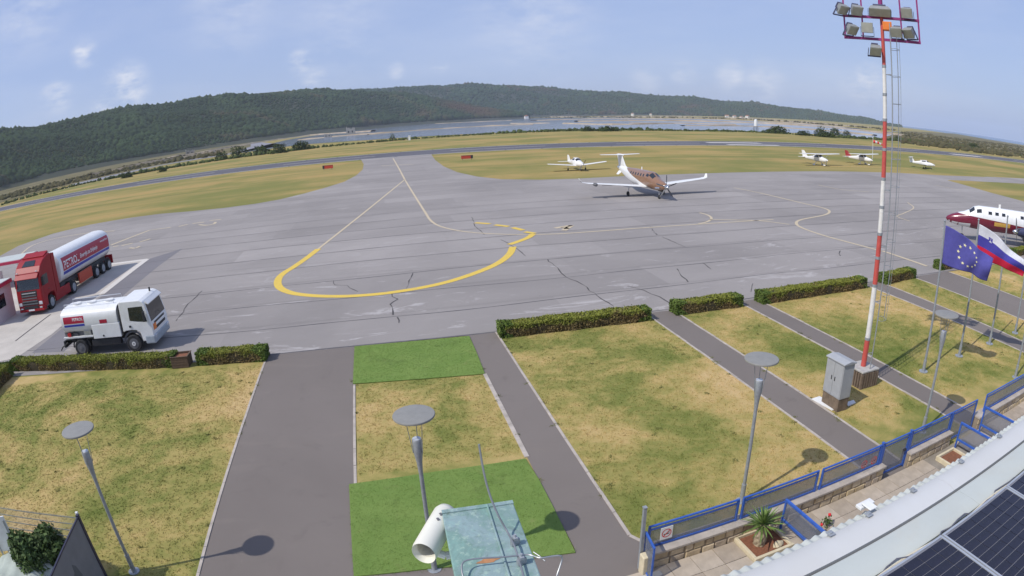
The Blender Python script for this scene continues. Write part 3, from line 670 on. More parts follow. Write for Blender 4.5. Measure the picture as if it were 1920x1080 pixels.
lamp_post(G(252, 1072), 'disc-topped lamp post on the left lawn beside the wide path', .3)
lamp_post(G(815, 1068), 'disc-topped lamp post rising from the turf mat behind the white camera housing', 1.1)
lamp_post(G(1390, 940), 'disc-topped lamp post on the central lawn above the palm', .7)
lamp_post(G(1729, 810), 'disc-topped lamp post beside the railing right of the grey cabinet', 1.6)
lamp_post(G(1903, 708), 'lamp post cut by the right picture edge behind the railing', .2)

# ------------------------------------------------------------------ striped floodlight mast
MASTP = G(1613, 718); mrz = rad(-35)
mast_red = mat('mast_red', (.52, .085, .07), .5, var=.1, dirt=(.5, .16, .12)); mast_white = mat('mast_white', (.72, .70, .66), .5, var=.08, dirt=(.5, .47, .42)); frame_red = mat('frame_red', (.26, .03, .16), .5)
o = thing('floodlight_mast', 'tall red and white banded floodlight mast with ladder standing behind the grey cabinet', 'mast', MASTP, mrz)
bands = [0.6, 1.78, 3.79, 5.65, 7.58, 9.62, 11.48, 13.3]
for i in range(len(bands)-1):
    r0, r1 = (.108-.045*bands[i+k]/13.3 for k in (0, 1)); MB().cyl((0, 0, bands[i]), (0, 0, bands[i+1]-.004), r0, r1, n=18).obj('band', mast_red if i % 2 == 0 else mast_white, o, smooth=True)
for z in bands[1:-1]+[4.8, 6.6, 8.6, 10.5]: MB().cyl((0, 0, z-.05), (0, 0, z+.05), .118-.045*z/13.3, n=18).obj('collar', steel, o, smooth=True)
lad = MB()
for y in (-.2, .2): lad.cyl((.28, y, .5), (.28, y, 13.0), .02, n=6)
z = .7
while z < 13: lad.cyl((.28, -.2, z), (.28, .2, z), .013, n=5); z += .3
lad.obj('ladder', steel, o)
cg = MB(); hoops = 0; z = 2.6
while z < 13:
    pts = [(.28+.3*math.sin(a)*1.0, .33*math.cos(a)*(-1), z) for a in [PI*k/10 for k in range(11)]]; pts = [(.28, -.2, z)]+[(p[0]+.02, p[1], p[2]) for p in pts[1:-1]]+[(.28, .2, z)]
    cg.tube(pts, .009, 5); z += .95
for a in (PI*.25, PI*.5, PI*.75): cg.cyl((.30+.3*math.sin(a), -.33*math.cos(a), 2.6), (.30+.3*math.sin(a), -.33*math.cos(a), 12.9), .008, n=5)
cg.obj('ladder_cage', steel, o)
for z in (1.2, 3.2, 5.2, 7.2, 9.2, 11.2, 12.8): MB().tube([(.28, -.18, z), (.08, 0, z), (.28, .18, z)], .018, 5).obj('ladder_bracket', steel, o)
for nm, z0 in (('crossbeam', 12.42), ('crossbeam', 13.2), ('crossbeam', 14.1)): MB().bb((-1.42, -.05, z0-.045), (1.42, .05, z0+.045)).obj(nm, frame_red, o)
for x in (-1.38, -.72, .72, 1.38): MB().bb((x-.03, -.035, 12.47), (x+.03, .035, 13.15)).bb((x-.03, -.035, 13.25), (x+.03, .035, 14.05)).obj('upright', frame_red, o)
MB().cyl((0, 0, 13.3), (0, 0, 14.2), .085, n=14).obj('mast_head', frame_red, o, smooth=True)
MB().bb((.02, -.2, 12.75), (.36, .16, 13.05)).obj('junction_box', orange, o, bevel=.02)
hous = mat('floodlight_housing', (.30, .31, .30), .5, .2, var=.12); yk = mat('floodlight_back', (.07, .07, .13), .5)
flens = mat('floodlight_glass', (.42, .42, .37), .25, var=.1)
def flood(x, z, yaw, tilt, w=.42):
    yaw = yaw+PI; M = Matrix.Translation((x, -.12, z)) @ Matrix.Rotation(yaw, 4, 'Z') @ Matrix.Rotation(tilt, 4, 'X')
    f = MB(); ring0 = lambda s, y: [(-w/2*s, y, -.18*s), (w/2*s, y, -.18*s), (w/2*s, y, .18*s), (-w/2*s, y, .18*s)]
    f.loft([ring0(.55, -.02), ring0(.8, .05), ring0(1, .24), ring0(1.02, .27)]); p = f.obj('floodlight', hous, o, bevel=.01); p.matrix_local = M
    MB().bb((-w*.47, .272, -.165), (w*.47, .28, .165)).obj('lens', flens, p)
    MB().bb((-w*.3, -.09, -.12), (w*.3, -.022, .12)).obj('gear_box', yk, p, bevel=.01)
    MB().bb((-w/2-.035, .08, -.3), (-w/2-.02, .14, .02)).bb((w/2+.02, .08, -.3), (w/2+.035, .14, .02)).bb((-w/2-.035, .08, -.33), (w/2+.035, .14, -.303)).obj('yoke', yk, p)
for a in ((-1.5, 13.52, .8, -.75), (-.95, 13.5, .45, -.7), (-.05, 13.52, .05, -.8, .8), (.98, 13.5, -.15, -.5), (-1.2, 12.8, .75, -.7), (-.55, 12.82, 0., -.25), (.55, 12.8, -.2, -.6), (1.05, 12.82, -.6, -.7), (-.32, 12.12, .2, -.75)): flood(*a)
blk = thing('mast_footing', 'ribbed brown concrete block under the striped mast', 'concrete block', MASTP, PPH-PI/2); blk.scale = (.85, .85, 1)
bw = mat('footing_concrete', (.17, .125, .09), .95, var=.25, scale=5, bump=.4, dirt=(.3, .26, .2))
MB().bb((-.5, -.5, 0), (.5, .5, .62)).obj('core', bw, blk)
mb = MB()
for k in range(7):
    x = -.48+k*.16
    mb.bb((x-.055, -.56, .0), (x+.055, -.502, .6)).bb((x-.055, .502, .0), (x+.055, .56, .6)).bb((-.56, x-.055, .0), (-.502, x+.055, .6)).bb((.502, x-.055, .0), (.56, x+.055, .6))
mb.obj('rib', bw, blk); MB().bb((-.55, -.55, .622), (.55, .55, .70)).obj('cap', concrete, blk, bevel=.02)

# ------------------------------------------------------------------ electrical cabinet
cab = thing('electrical_cabinet', 'grey two-door electrical cabinet on a brown plinth left of the striped mast', 'cabinet', (10.82, 16.62, 0), PPH-PI/2)
cabm = mat('cabinet_grey', (.36, .37, .38), .5, var=.06, dirt=(.3, .3, .28))
MB().bb((-.24, -.43, .0), (.24, .43, .48)).obj('plinth', mat('plinth_stone', (.17, .125, .085), .95, var=.3, scale=6, bump=.4), cab)
MB().bb((-.26, -.45, .482), (.26, .45, 1.72)).obj('body', cabm, cab, bevel=.015)
mb = MB().prism([(-.3, 1.722), (.3, 1.722), (.3, 1.77), (0, 1.83), (-.3, 1.77)], -.49, .49); mb.obj('lid', cabm, cab, bevel=.01)
for y in (-.22, .22): d_ = MB().bb((-.272, y-.205, .52), (-.262, y+.205, 1.68)).obj('door', cabm, cab, bevel=.003); MB().bb((-.29, y-.15 if y > 0 else y+.12, 1.05), (-.273, y-.12 if y > 0 else y+.15, 1.2)).obj('handle', black_pl, d_)
MB().bb((.262, -.2, 1.45), (.268, .2, 1.6)).obj('vent', grey_pl, cab)
tag(MB().add([(q.x, q.y, z) for z in (.012, .05) for q in (G(1521, 750), G(1560, 771), G(1577, 765), G(1536, 745))], [(4, 5, 6, 7), (0, 1, 5, 4), (1, 2, 6, 5), (2, 3, 7, 6), (3, 0, 4, 7)]).obj('white_slab', mat('white_stone', (.72, .72, .70), .8, var=.06)), 'white slab on the lawn in front of the grey cabinet', 'slab')
tag(MB().add([(q.x, q.y, z) for z in (.012, .05) for q in (G(1584, 757), G(1600, 752), G(1604, 757), G(1590, 763))], [(4, 5, 6, 7), (0, 1, 5, 4), (1, 2, 6, 5), (2, 3, 7, 6), (3, 0, 4, 7)]).obj('white_slab', MATS['white_stone']), 'small white slab between the cabinet and the mast block', 'slab')

# ------------------------------------------------------------------ flags
def two_sided(name, col):
    m, t = newmat(name, .75, spec=.2); n = t.noise(9, 4, t.coord('Object'), .6); t.col(t.ramp(n, [(.3, tuple(k*.9 for k in col)), (.7, tuple(min(1, k*1.08) for k in col))]))
    tr = t.n('ShaderNodeBsdfTranslucent'); tr.inputs[0].default_value = (*col, 1); mx = t.n('ShaderNodeMixShader'); mx.inputs[0].default_value = .3
    out = t.t.nodes['Material Output']; t.l(t.b.outputs[0], mx.inputs[1]); t.l(tr.outputs[0], mx.inputs[2]); t.l(mx.outputs[0], out.inputs[0]); return m
fl_blue = two_sided('flag_blue', (.125, .12, .42)); fl_white = two_sided('flag_white', (.78, .78, .82)); fl_red = two_sided('flag_red', (.68, .03, .08)); fl_navy = two_sided('flag_navy', (.09, .08, .42)); star_m = mat('flag_star', (.78, .72, .42), .7)
def flagpole(base, label, h):
    o = thing('flagpole', label, 'flagpole', base, 0, 'flagpoles on the right lawn')
    MB().cyl((0, 0, 0), (0, 0, .04), .2, n=16).cyl((0, 0, .04), (0, 0, .5), .075, .07, n=12).obj('base', steel, o, smooth=True)
    MB().cyl((0, 0, .45), (0, 0, h), .055, .035, n=12).obj('pole', steel, o, smooth=True)
    MB().loft([[(r*math.cos(2*PI*i/10), r*math.sin(2*PI*i/10), z) for i in range(10)] for z, r in ((h, .03), (h+.03, .055), (h+.07, .05), (h+.1, .01))]).obj('finial', steel, o, smooth=True)
FP = [G(1731, 697), G(1798, 668), G(1855, 645), G(1903, 625)]
flagpole(FP[0], 'flagpole flying the blue flag with stars', 6.05); flagpole(FP[1], 'flagpole flying the white, blue and red flag', 5.95)
flagpole(FP[2], 'bare third flagpole, standing in front of the red aircraft', 6.0); flagpole(FP[3], 'bare flagpole at the right picture edge', 6.0)
def flag_surface(base, ztop, hoist, length, wd, drop_top, drop_bot, amp, ph):
    wd = Vector(wd).normalized(); nn = Vector((-wd.y, wd.x, 0))
    def S(s, q, off=0.):
        top = ztop-drop_top*s**1.25; bot = ztop-hoist-drop_bot*s**.8; z = top+(bot-top)*q
        x = length*(s-.05*math.sin(s*9+ph)*s)*(1-.07*q*s); y = amp*s**.6*(math.sin(7.5*s-2.2*q+ph)+.5*math.sin(15*s+4*q+ph*2))+.10*math.sin(5*q+3*s)*s
        return base+wd*(x+.05)+nn*(y+off)+Vector((0, 0, z+.05*math.sin(8*s+q*3)*s))
    return S
def flag(base, S, stripes, label, ns=44, nq=30):
    o = thing('flag', label, 'flag', base); mb = MB(); vs = []
    for j in range(nq+1):
        for i in range(ns+1): vs.append(S(i/ns, j/nq)-base)
    fs = []; ms = []
    for j in range(nq):
        for i in range(ns): fs.append((j*(ns+1)+i, j*(ns+1)+i+1, (j+1)*(ns+1)+i+1, (j+1)*(ns+1)+i)); ms.append(j*len(stripes)//nq)
    for f_, m_ in zip(fs, ms): mb.f.append(list(f_)); mb.m.append(m_)
    mb.v = [tuple(v) for v in vs]; c = mb.obj('cloth', stripes, o, smooth=True, fix=False, angle=180); sd = c.modifiers.new('thick', 'SOLIDIFY'); sd.thickness = .006; sd.offset = 0; return o
wdir = (.72, -.69, 0)
S1 = flag_surface(FP[0], 5.93, 1.45, 2.2, wdir, 1.0, .34, .12, .4)
eu = flag(FP[0], S1, [fl_blue], 'blue flag with a ring of pale stars on the nearest flagpole')
for k in range(12):
    a = 2*PI*k/12; cs, cq = .5+.205*math.sin(a), .5-.30*math.cos(a)
    for off in (-.012, .012):
        mb = MB(); pts = []
        for i in range(10):
            r = .062 if i % 2 == 0 else .026; b = PI*i/5; pts.append(S1(cs+r*math.sin(b)/2.2*1.15, cq-r*math.cos(b)/1.25, off)-FP[0])
        c0 = S1(cs, cq, off*1.3)-FP[0]; mb.add([c0]+pts, [(0, 1+i, 1+(i+1) % 10) for i in range(10)]); mb.obj('star', star_m, eu, fix=False)
S2 = flag_surface(FP[1], 5.82, 1.3, 2.5, (.74, -.67, 0), 1.3, .52, .11, 1.7)
si = flag(FP[1], S2, [fl_white, fl_navy, fl_red], 'white, blue and red striped flag on the second flagpole')
for off in (-.012, .012):
    sh = [(-.09, -.12), (.09, -.12), (.09, .04), (.05, .1), (0, .14), (-.05, .1), (-.09, .04)]
    mb = MB(); mb.add([S2(.24+x/2.5, .33+y/1.2, off)-FP[1] for x, y in sh], [tuple(range(7))]); cr_o = mb.obj('coat_of_arms', fl_navy, si, fix=False)
    mb = MB(); mb.add([S2(.24+x/2.5, .33+y/1.2, off*1.5)-FP[1] for x, y in ((-.06, .06), (-.03, .0), (-.015, .02), (0, -.05), (.015, .02), (.03, 0), (.06, .06))], [tuple(range(7))]); mb.obj('mountain_emblem', fl_white, cr_o, fix=False)
    for x in (-.03, .03, 0):
        mb = MB(); mb.add([S2(.24+(x+dx)/2.5, .33+(-.08 if x else -.055)/1.2+dy/1.2, off*1.5)-FP[1] for dx, dy in ((-.012, 0), (0, -.012), (.012, 0), (0, .012))], [(0, 1, 2, 3)]); mb.obj('star', star_m, cr_o, fix=False)

# ------------------------------------------------------------------ railing, stone walls, terrace
struct('terrace', MB().flat([F(-.45, .02), F(19, .02), F(19, 8), F(-.45, 8)], .020), mat('terrace_bed', (.25, .22, .18), .95, var=.15, scale=3))
ter = bpy.data.objects['terrace']; slabm = [mat('terrace_slab_%d' % k, c_, .9, var=.14, scale=3, bump=.15, dirt=(.26, .21, .155)) for k, c_ in enumerate(((.40, .335, .26), (.36, .30, .235), (.43, .365, .29)))]
slab_me = []
for k in range(3):
    mb = MB().bb((-.298, -.298, 0), (.298, .298, .03)); me = mb.mesh('slab'); me.materials.append(slabm[k]); slab_me.append(me)
beds = [(2.15, 3.3, -.02, .95), (9.85, 10.85, .28, 1.2)]
for i in range(-1, 31):
    for j in range(0, 5):
        t_, w_ = .0+i*.61, .34+j*.61
        if any(b[0] < t_+.25 and t_-.25 < b[1] and b[2] < w_+.25 and w_-.25 < b[3] for b in beds): continue
        s_ = link('slab', random.choice(slab_me), ter); s_.location = F(t_, w_, .022+random.uniform(0, .006)); s_.rotation_euler = (random.uniform(-.006, .006), random.uniform(-.006, .006), FPH+random.uniform(-.006, .006))
stone_ms = [mat('wall_stone_%d' % k, c_, .95, var=.2, scale=7, bump=.6) for k, c_ in enumerate(((.52, .41, .25), (.46, .36, .23), (.57, .46, .31), (.43, .35, .26)))]
mortar = mat('mortar', (.27, .22, .165), 1., var=.15, scale=10)
def stone_wall(t0, t1, label, w0=0., h=.46):
    o = thing('stone_wall', label, 'wall', F(t0, w0), FPH, 'low stone walls under the railing'); L = t1-t0   # local x along, -y towards the terrace
    MB().bb((0, .0, 0), (L, .3, h-.01)).obj('core', mortar, o)
    for hgts, z in (((.21,), 0.015), ((.20,), .24)):
        x = .01
        while x < L-.05:
            w_ = min(random.uniform(.2, .46), L-.01-x)
            if L-x-w_ < .15: w_ = L-.01-x
            hh = hgts[0]*random.uniform(.9, 1.02)
            d_ = random.uniform(.018, .045); vs = []
            for (xx, zz) in ((x+.012, z+.006), (x+w_-.012, z+.006), (x+w_-.012, z+hh), (x+.012, z+hh)): vs.append((xx+random.uniform(-.008, .008), .01, zz+random.uniform(-.008, .008)))
            cx, cz = x+w_/2, z+hh/2; vs += [(cx+(a[0]-cx)*.86, -d_*random.uniform(.7, 1.1), cz+(a[2]-cz)*.8) for a in vs[:4]]
            MB().add(vs, [(4, 5, 6, 7), (0, 1, 5, 4), (1, 2, 6, 5), (2, 3, 7, 6), (3, 0, 4, 7)]).obj('stone', random.choice(stone_ms), o); x += w_
    x = 0
    while x < L-.01:
        w_ = min(.95, L-x); w_ = L-x if L-x-w_ < .3 else w_; MB().bb((x+.004, -.07, h), (x+w_-.004, .34, h+.065)).obj('coping', kerbm, o, bevel=.008); x += w_
    return o
stone_wall(-.05, 3.75, 'low stone wall running from the no-smoking sign to the palm'); stone_wall(3.8, 7.45, 'low stone wall between the palm bed and the blue gate')
stone_wall(8.62, 11.0, 'low stone wall behind the small soil bed past the gate'); stone_wall(12.75, 17.5, 'low stone wall at the far right end of the railing')
m_inf, t = newmat('grey_mesh_infill', .6, .2); t.col(t.ramp(t.noise(3, 4, t.coord('Object')), [(.3, (.17, .19, .24)), (.7, (.23, .25, .30))])); tr = t.n('ShaderNodeBsdfTransparent'); mx = t.n('ShaderNodeMixShader'); mx.inputs[0].default_value = .48
t.l(tr.outputs[0], mx.inputs[1]); t.l(t.b.outputs[0], mx.inputs[2]); t.l(mx.outputs[0], t.t.nodes['Material Output'].inputs[0])
def railing(t0, t1, label, z0=.54, z1=1.15, yw=-.15, name='railing_panel', cat='railing'):
    o = thing(name, label, cat, F(t0, yw), FPH, 'blue railing along the terrace'); L = t1-t0
    MB().cyl((0, 0, z1), (L, 0, z1), .028, n=8).obj('top_rail', blue_paint, o, smooth=True); MB().bb((.04, -.018, z0), (L-.04, .018, z0+.05)).obj('bottom_rail', blue_paint, o); MB().bb((.04, -.016, z1-.11), (L-.04, .016, z1-.075)).obj('inner_rail', blue_paint, o)
    for x in (.02, L-.02): MB().bb((x-.025, -.025, z0-.02), (x+.025, .025, z1-.03)).obj('post', blue_paint, o)
    MB().bb((.05, -.004, z0+.053), (L-.05, .004, z1-.113)).obj('mesh_infill', m_inf, o); return o
r1 = railing(-.12, 2.24, 'blue railing panel with the white no-smoking sign'); railing(2.36, 4.76, 'blue railing panel behind the palm'); r3 = railing(4.9, 7.24, 'blue railing panel between the palm and the gate')
railing(8.7, 10.92, 'blue railing panel behind the small soil bed past the gate'); railing(11.0, 12.6, 'blue railing panel left of the opening', z0=.1); railing(13.3, 17.4, 'longest blue railing panel at the right picture edge')
g_ = railing(7.36, 8.58, 'blue gate with grey infill reaching to the paving', z0=.09, name='gate', cat='gate'); MB().bb((1.02, -.06, .62), (1.14, -.026, .68)).obj('latch', black_pl, g_)
def railpost(t_, w_, label, h=1.25, m=None):
    o = thing('fence_post', label, 'post', F(t_, w_), FPH); MB().bb((-.035, -.035, 0), (.035, .035, h)).obj('shaft', m or steel, o); MB().bb((-.045, -.045, h+.001), (.045, .045, h+.02)).obj('cap', m or steel, o)
railpost(-.28, -.12, 'thin grey post at the left end of the blue railing', 1.75); railpost(7.30, -.15, 'blue gate post at the left of the gate', 1.2, blue_paint); railpost(8.64, -.15, 'blue gate post at the right of the gate', 1.2, blue_paint)
o = thing('wall_pier', 'pale stone pier at the left end of the stone wall', 'pier', F(-.22, .06), FPH); MB().bb((-.12, -.1, 0), (.12, .12, .55)).obj('shaft', mat('cream_stone', (.6, .52, .36), .9, var=.12, scale=6, bump=.3), o, bevel=.02); MB().bb((-.28, -.3, .0), (.3, -.12, .09)).obj('foot', concrete, o, bevel=.02)
side = thing('side_gate', 'blue open gate leaf at the start of the railing by the asphalt path', 'gate', F(-.2, -.12), FPH+PI/2+.25)
MB().bb((0, -.02, .06), (.95, .02, .12)).obj('bottom_rail', blue_paint, side); MB().bb((0, -.02, 1.02), (.95, .02, 1.08)).obj('top_rail', blue_paint, side); MB().bb((0, -.02, .121), (.04, .02, 1.019)).obj('stile', blue_paint, side); MB().bb((.91, -.02, .121), (.95, .02, 1.019)).obj('stile', blue_paint, side); MB().bb((.042, -.004, .121), (.908, .004, 1.019)).obj('mesh_infill', m_inf, side)
side.rotation_euler.z = FPH-PI/2-.15; side.scale = (.62, 1, 1)
def cross_rail(t_, w0, w1, z1, label):
    o = thing('cross_rail', label, 'railing', F(t_, w0), FPH-PI/2); L = w1-w0
    MB().bb((0, -.03, z1-.06), (L, .03, z1)).obj('top_rail', blue_paint, o); MB().bb((0.052, -.025, .35), (L-.052, .025, .42)).obj('bottom_rail', blue_paint, o)
    for x in (.025, L-.025): MB().bb((x-.025, -.025, .0), (x+.025, .025, z1-.061)).obj('post', blue_paint, o)
    MB().bb((.052, -.004, .421), (L-.052, .004, z1-.061)).obj('mesh_infill', m_inf, o)
cross_rail(3.42, .2, 1.75, .98, 'blue cross railing beside the palm, running towards the white roof'); cross_rail(11.0, .25, 1.9, .98, 'blue cross railing beside the small soil bed'); cross_rail(12.66, .2, 1.7, 1.05, 'blue cross railing at the opening right of the soil bed')
def sign_no_smoking(parent_t, w_, label, plate=True):
    o = thing('no_smoking_sign', label, 'sign', F(parent_t, w_, .86), FPH)
    if plate: MB().bb((-.15, -.012, -.17), (.15, .0, .17)).obj('plate', white_paint, o)
    sr = mat('sign_red', (.62, .06, .06), .5)
    n = 36; rg = [(math.cos(2*PI*i/n), math.sin(2*PI*i/n)) for i in range(n)]; mb = MB(); mb.add([(x*.12, -.014, y*.12) for x, y in rg]+[(x*.097, -.014, y*.097) for x, y in rg], [(i, (i+1) % n, n+(i+1) % n, n+i) for i in range(n)]); mb.obj('red_ring', sr, o)
    MB().box((0, -.0155, 0), (.022, .001, .2), Matrix.Rotation(rad(45), 3, 'Y')).obj('red_bar', sr, o)
    MB().bb((-.07, -.0145, -.035), (.045, -.0135, -.01)).obj('cigarette', black_pl, o); MB().bb((.05, -.0145, -.035), (.065, -.0135, -.01)).tube([(.055, -.014, .0), (.05, -.014, .02), (.06, -.014, .04), (.052, -.014, .06)], .004, 4).obj('smoke', black_pl, o)
sign_no_smoking(.32, -.19+.0, 'white square no-smoking sign on the first railing panel'); sign_no_smoking(6.45, -.10, 'left of two faint round prohibition signs on the railing by the gate', False); sign_no_smoking(6.85, -.10, 'right of two faint round prohibition signs on the railing by the gate', False)
for ob in [x for x in COL.objects if x.name.startswith('no_smoking_sign')]: ob.location = ob.location+F_N*.06
for k, b in enumerate(beds):
    o = thing('flower_bed', ['planted soil bed with pale kerb round the palm', 'small square bed of bare red soil past the gate'][k], 'flower bed', F((b[0]+b[1])/2, (b[2]+b[3])/2), FPH); x, y = (b[1]-b[0])/2, (b[3]-b[2])/2
    MB().bb((-x+.08, -y+.08, .02), (x-.08, y-.08, .085)).obj('soil', soil, o)
    for lo, hi in (((-x, -y, 0), (x, -y+.08, .16)), ((-x, y-.08, 0), (x, y, .16)), ((-x, -y+.082, 0), (-x+.08, y-.082, .16)), ((x-.08, -y+.082, 0), (x, y-.082, .16))): MB().bb(lo, hi).obj('kerb_stone', MATS.get('cream_stone'), o, bevel=.01)
# palm
pl = thing('palm', 'small spiky green palm with a thick pale trunk beside the blue railing', 'palm', F(2.62, .42), 0); trm = mat('palm_trunk', (.33, .27, .18), .95, var=.3, scale=14, bump=.8)
MB().loft([[(r*math.cos(2*PI*i/12)*(1+.1*((i+j) % 2)), r*math.sin(2*PI*i/12)*(1+.1*((i+j) % 2)), z) for i in range(12)] for j, (z, r) in enumerate(((.05, .15), (.12, .14), (.2, .15), (.28, .135), (.36, .14), (.45, .125), (.55, .11), (.66, .08)))]).obj('trunk', trm, pl)
pm = mat('palm_leaf', (.13, .20, .045), .6, var=.35, scale=6)
for k in range(64):
    a = k*2.39996; el = 1.45-1.35*(k/64)**.8; L = random.uniform(.5, .68); base = Vector((0, 0, .6+.1*(1-k/64))); d = Vector((math.cos(a)*math.cos(el), math.sin(a)*math.cos(el), math.sin(el))); sd = Vector((-math.sin(a), math.cos(a), 0)); mb = MB(); L_, R_, C_ = [], [], []
    for s in (0, .3, .65, 1): q = base+d*(L*s)-Vector((0, 0, .22*L*s*s)); w_ = (.018, .026, .02, .002)[(0, .3, .65, 1).index(s)]; L_.append(q+sd*w_); R_.append(q-sd*w_); C_.append(q-Vector((0, 0, .008)))
    mb.add(L_+C_+R_, [(i, i+1, 5+i, 4+i) for i in range(3)]+[(4+i, 5+i, 9+i, 8+i) for i in range(3)]); mb.obj('leaf', pm, pl, fix=False)
rock = thing('rock', 'pale yellow stone in the palm bed', 'stone', F(2.98, .72), .4); bm = bmesh.new(); bmesh.ops.create_icosphere(bm, subdivisions=2, radius=.15)
for v_ in bm.verts: v_.co = Vector((v_.co.x*1.1, v_.co.y*.7, max(-.05, v_.co.z*.6)+.12))*(1+random.uniform(-.1, .1))
me = bpy.data.meshes.new('stone_body'); bm.to_mesh(me); bm.free(); me.materials.append(MATS['cream_stone']); link('stone_body', me, rock)
def flower(loc, label):
    o = thing('red_flower', label, 'flower', loc, 0, 'red flowers on the terrace'); MB().tube([(0, 0, .02), (.01, .0, .2), (.02, .02, .36)], .008, 5).obj('stem', m_leaf, o)
    Pq = np.random.randn(70, 3)*[.07, .07, .07]+[0, 0, .15]; V, Fc = leaf_soup(Pq, np.tile([0, 0, 1.], (70, 1)), .045); link('leaves', raw_mesh('leaves', V, Fc, m_leaf), o)
    bm = bmesh.new(); bmesh.ops.create_icosphere(bm, subdivisions=1, radius=.045)
    for v_ in bm.verts: v_.co = v_.co*(1+random.uniform(-.2, .25))+Vector((.02, .02, .38))
    me = bpy.data.meshes.new('petals'); bm.to_mesh(me); bm.free(); me.materials.append(mat('petal_red', (.6, .02, .03), .7)); link('petals', me, o)
flower(F(4.1, .95, .03), 'red flower in the gap beside the palm, nearer the roof'); flower(F(4.55, .75, .03), 'smaller red flower farther along the terrace wall')

# ------------------------------------------------------------------ the roof below the camera
Q0 = Vector((1.77, 3.13, 0)); QPH = rad(16.2); Q_D = Vector((math.cos(QPH), math.sin(QPH), 0)); Q_N = Vector((math.sin(QPH), -math.cos(QPH), 0))
tb = thing('terminal_building', 'white metal roof edge of the terminal building below the camera', 'building', Q0, QPH)   # local x along the eave, -y inwards
rs, t = newmat('streaked_roof_metal', .5); v = t.coord('Object'); n = t.noise(1, 5, t.coord('Object', (1.6, .5, 1)), .6, .2); n2_ = t.noise(2.2, 6, v, .7, .5)
c = t.ramp(n, [(.35, (.545, .54, .515)), (.65, (.575, .575, .56))]); t.col(t.mix(t.step(n2_, .6, .8, 0, .35), c, (.44, .42, .36)))
roofm = mat('white_roof_metal', (.56, .56, .545), .45, var=.05, scale=1.5, dirt=(.52, .52, .46)); roofg = mat('pale_green_roof', (.50, .525, .485), .5, var=.06, scale=1.2, dirt=(.5, .46, .36))
MB().bb((-7, -9, 0), (11, -.55, 6.2)).obj('wall', mat('render_wall', (.6, .58, .52), .9, var=.06, bump=.2), tb)
MB().bb((-7, -9, 6.25), (11, -.02, 6.44)).obj('roof_deck', roofg, tb)
def strip(prof, name, m, t0=-7., t1=11., seg=6):
    mb = MB(); n = len(prof)
    for k in range(seg):
        a, b = t0+(t1-t0)*k/seg+.002, t0+(t1-t0)*(k+1)/seg-.002
        mb.loft([[(x, -w, z) for w, z in prof] for x in (a, b)])
    return mb.obj(name, m, tb, smooth=True, angle=30)
strip([(.06, 6.445), (.06, 6.50), (.10, 6.525), (.18, 6.54), (.27, 6.54), (.335, 6.52), (.335, 6.445)], 'gutter_cover', rs)
strip([(.37, 6.445), (.37, 6.525), (.42, 6.54), (.55, 6.545), (.64, 6.54), (.66, 6.53), (.66, 6.445)], 'inner_flashing', roofg)
strip([(.338, 6.442), (.338, 6.47), (.367, 6.47), (.367, 6.442)], 'shadow_gap', black_pl)
mb = MB(); n = 18*60; lo_, hi_ = [], []
for i in range(n+1):
    x = -7+18*i/n; z = 6.455+.012*math.sin(2*PI*x/.10); lo_.append((x, .045, z-.02)); hi_.append((x, -.058, z))
mb.add(lo_+hi_, [(i, i+1, n+2+i, n+1+i) for i in range(n)]); mb.obj('corrugated_edge', mat('corrugated_sheet', (.46, .48, .45), .6, var=.1, dirt=(.3, .3, .26)), tb, smooth=True, angle=180, fix=False)
for t_ in (-.55, .55, 1.0, 1.62, 2.45, 3.3, 4.4): c_ = MB().cyl((t_, -.085, 6.50), (t_, -.085, 6.56), .018, n=10).bb((t_-.03, -.12, 6.541), (t_+.03, -.06, 6.548)).obj('clip', steel, tb)
MB().bb((1.02, .02, 6.50), (1.20, .09, 6.53)).bb((1.04, -.07, 6.545), (1.13, .05, 6.56)).obj('bracket', white_worn, tb, bevel=.006)
cw = [(-2+.12*i, -.685+.022*math.sin(i*.9)+.02*math.sin(i*2.3), 6.555+.012*math.sin(i*1.7)) for i in range(75)]
MB().tube(cw, .007, 6).obj('cable', mat('cable_grey', (.12, .12, .15), .6), tb)
cw = [(-2+.15*i, -.70+.02*math.sin(i*.7+1), 6.55) for i in range(60)]; MB().tube(cw, .012, 6).obj('conduit', mat('cream_conduit', (.62, .56, .42), .6), tb)
alu = mat('panel_frame', (.52, .54, .56), .4, .5, var=.06)
cellm, t = newmat('solar_cell', .18, spec=.6); t.col(t.ramp(t.noise(4, 3, t.coord('Object')), [(.3, (.008, .008, .015)), (.7, (.014, .013, .028))]))
backm = mat('panel_backsheet', (.20, .20, .22), .3, var=.05)
cw_, ch_ = .1735, .0885
me = MB().bb((-cw_/2, -ch_/2, 0), (cw_/2, ch_/2, .003)).mesh('cell'); me.materials.append(cellm)
def solar(k, label):
    o = thing('solar_panel', label, 'solar panel', Q0+Q_D*(.14+1.13*k)+Q_N*.72+Vector((0, 0, 6.56)), QPH, 'solar panels on the roof')
    Wp, Lp = 1.115, 1.78
    MB().bb((.02, -Lp+.02, .0), (Wp-.02, -.02, .03)).obj('backsheet', backm, o)
    for lo, hi in (((0, -Lp, -.01), (Wp, -Lp+.02, .04)), ((0, -.02, -.01), (Wp, 0, .04)), ((0, -Lp+.021, -.01), (.02, -.021, .04)), ((Wp-.02, -Lp+.021, -.01), (Wp, -.021, .04))): MB().bb(lo, hi).obj('frame_rail', alu, o)
    for i in range(6):
        for j in range(18):
            if -(.03+.05+j*.0945) < -Lp+.05: continue
            c_ = link('cell', me, o); c_.location = (.03+.0895+i*.179-.001, -.035-.047-j*.0945, .031)
for k, l in enumerate(('solar panel at the bottom edge, leftmost of the row', 'solar panel second from the left of the row', 'solar panel third from the left, cut by the right picture edge')): solar(k-0, l)
MB().bb((0, 0, 0), (.01, .01, .01))

